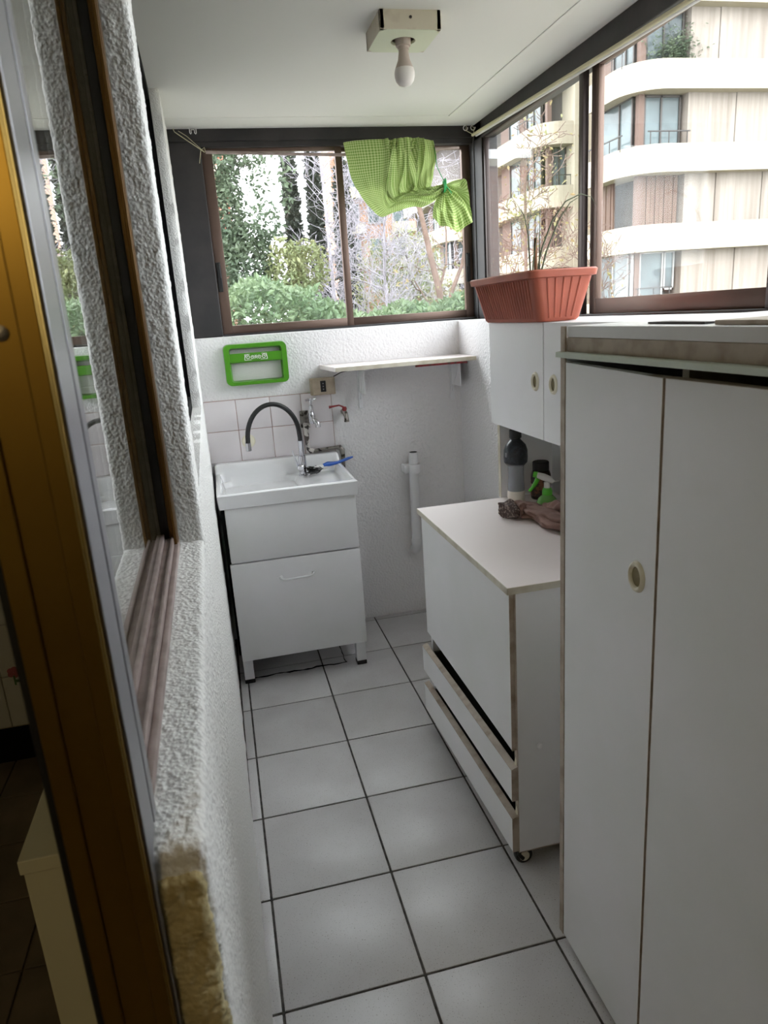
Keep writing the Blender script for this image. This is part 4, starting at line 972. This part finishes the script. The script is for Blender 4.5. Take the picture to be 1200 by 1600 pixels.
# ---- brick building on the left, peach tower behind the trees
b2 = thing('brick_building', 'orange brick building half hidden behind the leafy tree at left', 'building', (-3, 20, -4))
G().box(-7, 15.0, -4, .42, 24, 4.5).box(-7, 22.6, 4.5, .72, 30, 8.3).build('wall', 'brick', b2)
G().box(-7.1, 14.9, 4.5, .47, 22.6, 4.65).box(-7.1, 22.5, 8.3, .77, 30, 8.5).build('coping', 'concrete', b2)
for z in (1.2, 5.6):
    fy = 15.0 if z < 4 else 22.6
    f_ = G().box(-1.2, fy-.05, z, -.4, fy+.05, z+1.3).build('window_frame', 'white_frame', b2); G().box(-1.12, fy-.07, z+.08, -.48, fy-.04, z+1.22).build('pane', 'building_glass', f_)
b3 = thing('peach_tower', 'tall peach brick apartment tower far behind the bare trees', 'building', (17, 62, -4))
G().box(10.6, 60, -4, 20.2, 74, 34).build('wall', 'peach', b3)
for i in range(4):
    for j in range(12):
        x = 11.4+2.1*i; z = -2+2.7*j
        f_ = G().box(x-.08, 59.86, z-.08, x+1.28, 60.05, z+1.48).build('window_frame', 'white_frame', b3)
        G().box(x, 59.82, z, x+1.2, 59.9, z+1.4).build('pane', 'building_glass', f_)
    if i % 2 == 0:
        for j in range(12): G().box(11.2+2.1*i, 58.9, -2.9+2.7*j, 13.0+2.1*i, 60, -2.1+2.7*j).build('balcony', 'concrete', b3)

# ---- plants
def leaves(g, pts, size, rnd, droop=0):
    for p in pts:
        a = Vector((rnd.gauss(0, 1), rnd.gauss(0, 1), rnd.gauss(0, 1)-droop)).normalized(); w_ = a.orthogonal().normalized()
        w_ = (Matrix.Rotation(rnd.uniform(0, 6.28), 3, a) @ w_); s_ = size*rnd.uniform(.6, 1.3); n_ = a.cross(w_)*.12*s_
        p = Vector(p); o = len(g.v)
        g.v += [tuple(p), tuple(p+a*s_*.5+w_*s_*.26+n_), tuple(p+a*s_), tuple(p+a*s_*.5-w_*s_*.26+n_)]
        g.f += [(o, o+1, o+2, o+3)]
def branch_tree(rnd, base, top, r0, levels, spread, nper, lenf, curl=.25, mt=None):
    g = G(); tips = []
    def grow(p, d, L, r, lev):
        n_ = 6; P = [p]; R = [r]
        for k in range(n_):
            if lev == 0: p = base.lerp(top, (k+1)/n_)+Vector((rnd.gauss(0, .05), rnd.gauss(0, .05), 0))
            else:
                d = (d+Vector((rnd.gauss(0, 1), rnd.gauss(0, 1), rnd.gauss(0, .7)))*curl*.35+Vector((0, 0, .05))).normalized()
                p = p+d*L/n_
            P.append(p); R.append(max(.0032, r*(1-.7*(k+1)/n_)))
        g.tube(P, R, 8 if lev == 0 else 5)
        tips.extend(P[2:])
        if lev >= levels: return
        nb_ = nper[min(lev, len(nper)-1)]
        for k in range(nb_):
            q = rnd.uniform(.25, 1.0)*n_; i = min(int(q), n_-1); pp = P[i].lerp(P[i+1], q-i)
            t_ = (P[i+1]-P[i]).normalized(); sd = t_.orthogonal().normalized(); sd = Matrix.Rotation(rnd.uniform(0, 6.28), 3, t_) @ sd
            nd = (t_*math.cos(spread)+sd*math.sin(spread)).normalized()
            grow(pp, nd, L*(lenf if isinstance(lenf, float) else lenf[min(lev, len(lenf)-1)])*rnd.uniform(.6, 1.15), R[i]*(.62 if isinstance(lenf, float) else .27 if lev == 0 else .62), lev+1)
    base = Vector(base); top = Vector(top); grow(base, (top-base).normalized(), (top-base).length, r0, 0)
    return g, tips
def tree(name, label, cat, base, top, r0, seed, levels, spread, nper, lenf, bark, leafm=None, nleaf=0, lsize=.06, curl=.25, extra=None, droop=.3, group=None):
    rnd = random.Random(seed); t_ = thing(name, label, cat, base, group=group)
    g, tips = branch_tree(rnd, base, top, r0, levels, spread, nper, lenf, curl)
    g.build('branches', bark, t_, smooth=True, angle=80, fixn=False)
    if leafm:
        pts = [];
        for k in range(nleaf):
            p = rnd.choice(tips); pts.append(p+Vector((rnd.gauss(0, .12), rnd.gauss(0, .12), rnd.gauss(0, .12))))
        if extra: pts += extra(rnd)
        lf = G(); leaves(lf, pts, lsize, rnd, droop); lf.build('foliage', leafm, t_, fixn=False, kind='stuff')
    return t_
tree('bare_tree', 'bare pale tree with white bark left of the middle window mullion', 'tree', (2.00, 11.2, -4.0), (1.72, 11.8, 6.4), .052, 5, 3, .95, (62, 7, 3), (.12, .5, .45), 'bark_pale', curl=.42, group='bare pale trees')
tree('bare_tree', 'bare pale tree with dense white twigs under the gingham curtain', 'tree', (2.42, 9.9, -4.0), (2.50, 10.1, 3.3), .055, 11, 3, 1.0, (105, 8, 4), (.18, .5, .45), 'bark_pale', curl=.5, group='bare pale trees')
t = thing('forked_tree', 'brown forked tree with slender trunk at the right end of the back window', 'tree', (2.80, 8.3, -4.0))
G().tube([(2.85, 8.3, -4), (2.82, 8.25, 0), (2.79, 8.2, 1.35), (2.75, 8.25, 1.75), (2.68, 8.35, 2.2), (2.62, 8.5, 2.75), (2.5, 8.6, 3.3)], [.09, .08, .062, .045, .04, .034, .02], 9).build('trunk', 'bark_brown', t, smooth=True)
rnd = random.Random(77); lf = G()
for P, r_ in (([(2.79, 8.2, 1.35), (2.92, 8.2, 1.75), (3.08, 8.25, 2.05), (3.18, 8.3, 2.4), (3.22, 8.35, 2.9)], .034), ([(2.80, 8.2, 1.1), (2.98, 8.1, 1.45), (3.16, 8.05, 1.62), (3.4, 8.0, 1.95)], .026), ([(2.75, 8.25, 1.75), (2.88, 8.3, 2.1), (2.93, 8.4, 2.5), (2.90, 8.5, 3.0)], .018), ([(2.79, 8.2, 1.3), (2.6, 8.2, 1.55), (2.42, 8.3, 1.9)], .016)):
    g = G(); g.tube(P, [r_*(1-.6*k/(len(P)-1)) for k in range(len(P))], 8)
    for q in range(9):
        i = rnd.randrange(1, len(P)); p = Vector(P[i]).lerp(Vector(P[i-1]), rnd.random()); d = Vector((rnd.gauss(0, 1), rnd.gauss(0, 1), rnd.gauss(.5, .8))).normalized()
        Q = [p+d*.1*k+Vector((rnd.gauss(0, .02), rnd.gauss(0, .02), rnd.gauss(0, .02))) for k in range(5)]; g.tube(Q, [.008, .007, .006, .004, .003], 5)
        leaves(lf, [Q[rnd.randrange(2, 5)]+Vector((rnd.gauss(0, .08), rnd.gauss(0, .08), rnd.gauss(0, .08))) for _ in range(7)], .075, rnd, .3)
    g.build('branch', 'bark_brown', t, smooth=True, fixn=False)
lf.build('foliage', 'leaf_autumn', t, fixn=False, kind='stuff')
tree('twiggy_tree', 'twiggy tree with yellowish leaves outside the right window behind the planter', 'tree', (2.62, 5.6, -4.0), (2.86, 5.75, 2.75), .045, 17, 3, .85, (60, 8, 4), (.085, .5, .45), 'bark_brown', 'leaf_autumn', 1700, .045, curl=.45, group='twiggy trees outside the right window')
tree('twiggy_tree', 'low twiggy branches with hanging seed pods by the balcony railing', 'tree', (4.12, 6.45, -4.0), (4.08, 6.5, 2.45), .04, 23, 3, .85, (44, 6, 3), (.10, .5, .45), 'bark_brown', 'leaf_autumn', 300, .06, curl=.45, droop=1.5, group='twiggy trees outside the right window')
def cloud(c_, r_, n_):
    def f(rnd):
        out = []
        for k in range(n_):
            d = Vector((rnd.gauss(0, 1), rnd.gauss(0, 1), rnd.gauss(0, 1))).normalized()*rnd.uniform(.35, 1)**.6
            out.append((c_[0]+d.x*r_[0], c_[1]+d.y*r_[1], c_[2]+d.z*r_[2]))
        return out
    return f
def multi(*cs):
    return lambda rnd: [p for c_ in cs for p in cloud(*c_)(rnd)]
tree('leafy_tree', 'dark leafy evergreen tree filling the left side of the back window', 'tree', (.15, 9.6, -4.0), (.10, 9.7, 3.4), .10, 31, 3, .8, (40, 6, 3), (.10, .5, .4), 'bark_dark', 'leaf_dark', 900, .085,
     extra=multi(((.05, 9.5, 2.9), (.34, .4, .75), 2300), ((.30, 9.3, 2.3), (.46, .4, .55), 2200), ((.12, 9.5, 3.6), (.30, .3, .40), 550), ((.50, 9.5, 3.75), (.50, .3, .16), 170), ((.62, 9.5, 3.45), (.16, .3, .40), 110), ((.95, 9.3, 3.35), (.10, .2, .45), 70), ((.62, 9.2, 2.8), (.22, .3, .30), 260)))
tree('yellow_shrub', 'yellow-green bushy shrub left of the bare tree', 'shrub', (.95, 9.0, -4.0), (.98, 9.1, 2.0), .05, 41, 2, .7, (20, 6), (.06, .5), 'bark_dark', 'leaf_yellow', 200, .07,
     extra=multi(((.82, 9.0, 2.05), (.30, .3, .55), 1500), ((1.15, 9.2, 2.2), (.30, .3, .40), 900), ((.75, 8.8, 1.55), (.45, .3, .30), 600)))
tree('tall_bush', 'pale yellowish bush behind the white twigs below the curtain', 'shrub', (3.55, 12.5, -4.0), (3.6, 12.6, 2.6), .05, 43, 2, .7, (20, 6), (.07, .5), 'bark_dark', 'leaf_yellow', 300, .07,
     extra=multi(((3.5, 12.5, 2.3), (.75, .4, .75), 2500), ((3.7, 12.5, 1.7), (1.0, .4, .6), 2000), ((2.9, 12.6, 2.0), (.5, .4, .9), 1300)))
def cypress(name, label, x, y, h0, h1, r_, seed, n_):
    rnd = random.Random(seed); t_ = thing(name, label, 'tree', (x, y, h0), group='dark cypresses')
    G().tube([(x, y, h0), (x, y, h1-.5)], [.14, .03], 8).build('trunk', 'bark_dark', t_)
    pts = []
    for k in range(n_):
        q = rnd.random()**.8; a = rnd.uniform(0, 6.283); rr_ = r_*(1-q)**.55*(.75+.25*math.sin(a*5+q*20))*rnd.uniform(.55, 1)
        pts.append((x+rr_*math.cos(a), y+rr_*math.sin(a), h0+1+(h1-h0-1)*q))
    g = G(); leaves(g, pts, .20, rnd, -1.2); g.build('foliage', 'leaf_cypress', t_, fixn=False, kind='stuff')
cypress('cypress', 'left cypress of the dark pair behind the bare trees', 2.12, 18.4, -4, 6.0, .42, 51, 6500)
cypress('cypress', 'right taller cypress of the dark pair behind the bare trees', 2.72, 18.3, -4, 5.9, .40, 52, 6500)
cypress('cypress', 'broad dark cypress beside the middle window mullion', 3.35, 17.8, -4, 5.2, .55, 53, 6500)
hd = thing('hedge', 'bright green leafy hedge along the bottom of the back window', 'hedge', (1.2, 7.3, -4))
rnd = random.Random(61); pts = []
for k in range(19000):
    x = rnd.uniform(-1.2, 3.4); top_ = 1.70+.10*math.sin(x*2.6+.5)+.06*math.sin(x*7.1)+(.12 if x < .9 else -.06)-.10*max(0, x-1.6)
    q = rnd.random()**2.2; y = 6.75+rnd.random()*1.5; pts.append((x, y+q*.2, top_-q*1.6-.25*abs(y-7.4)**2))
g = G(); leaves(g, pts, .085, rnd, -.2); g.build('foliage', 'leaf_hedge', hd, fixn=False, kind='stuff')
g = G()
for k in range(16):
    x = -1.1+.3*k; g.tube([(x, 7.4, -4), (x+rnd.uniform(-.1, .1), 7.4, -1), (x+rnd.uniform(-.15, .15), 7.35, 1.2)], [.03, .022, .008], 6)
g.build('branches', 'bark_dark', hd)
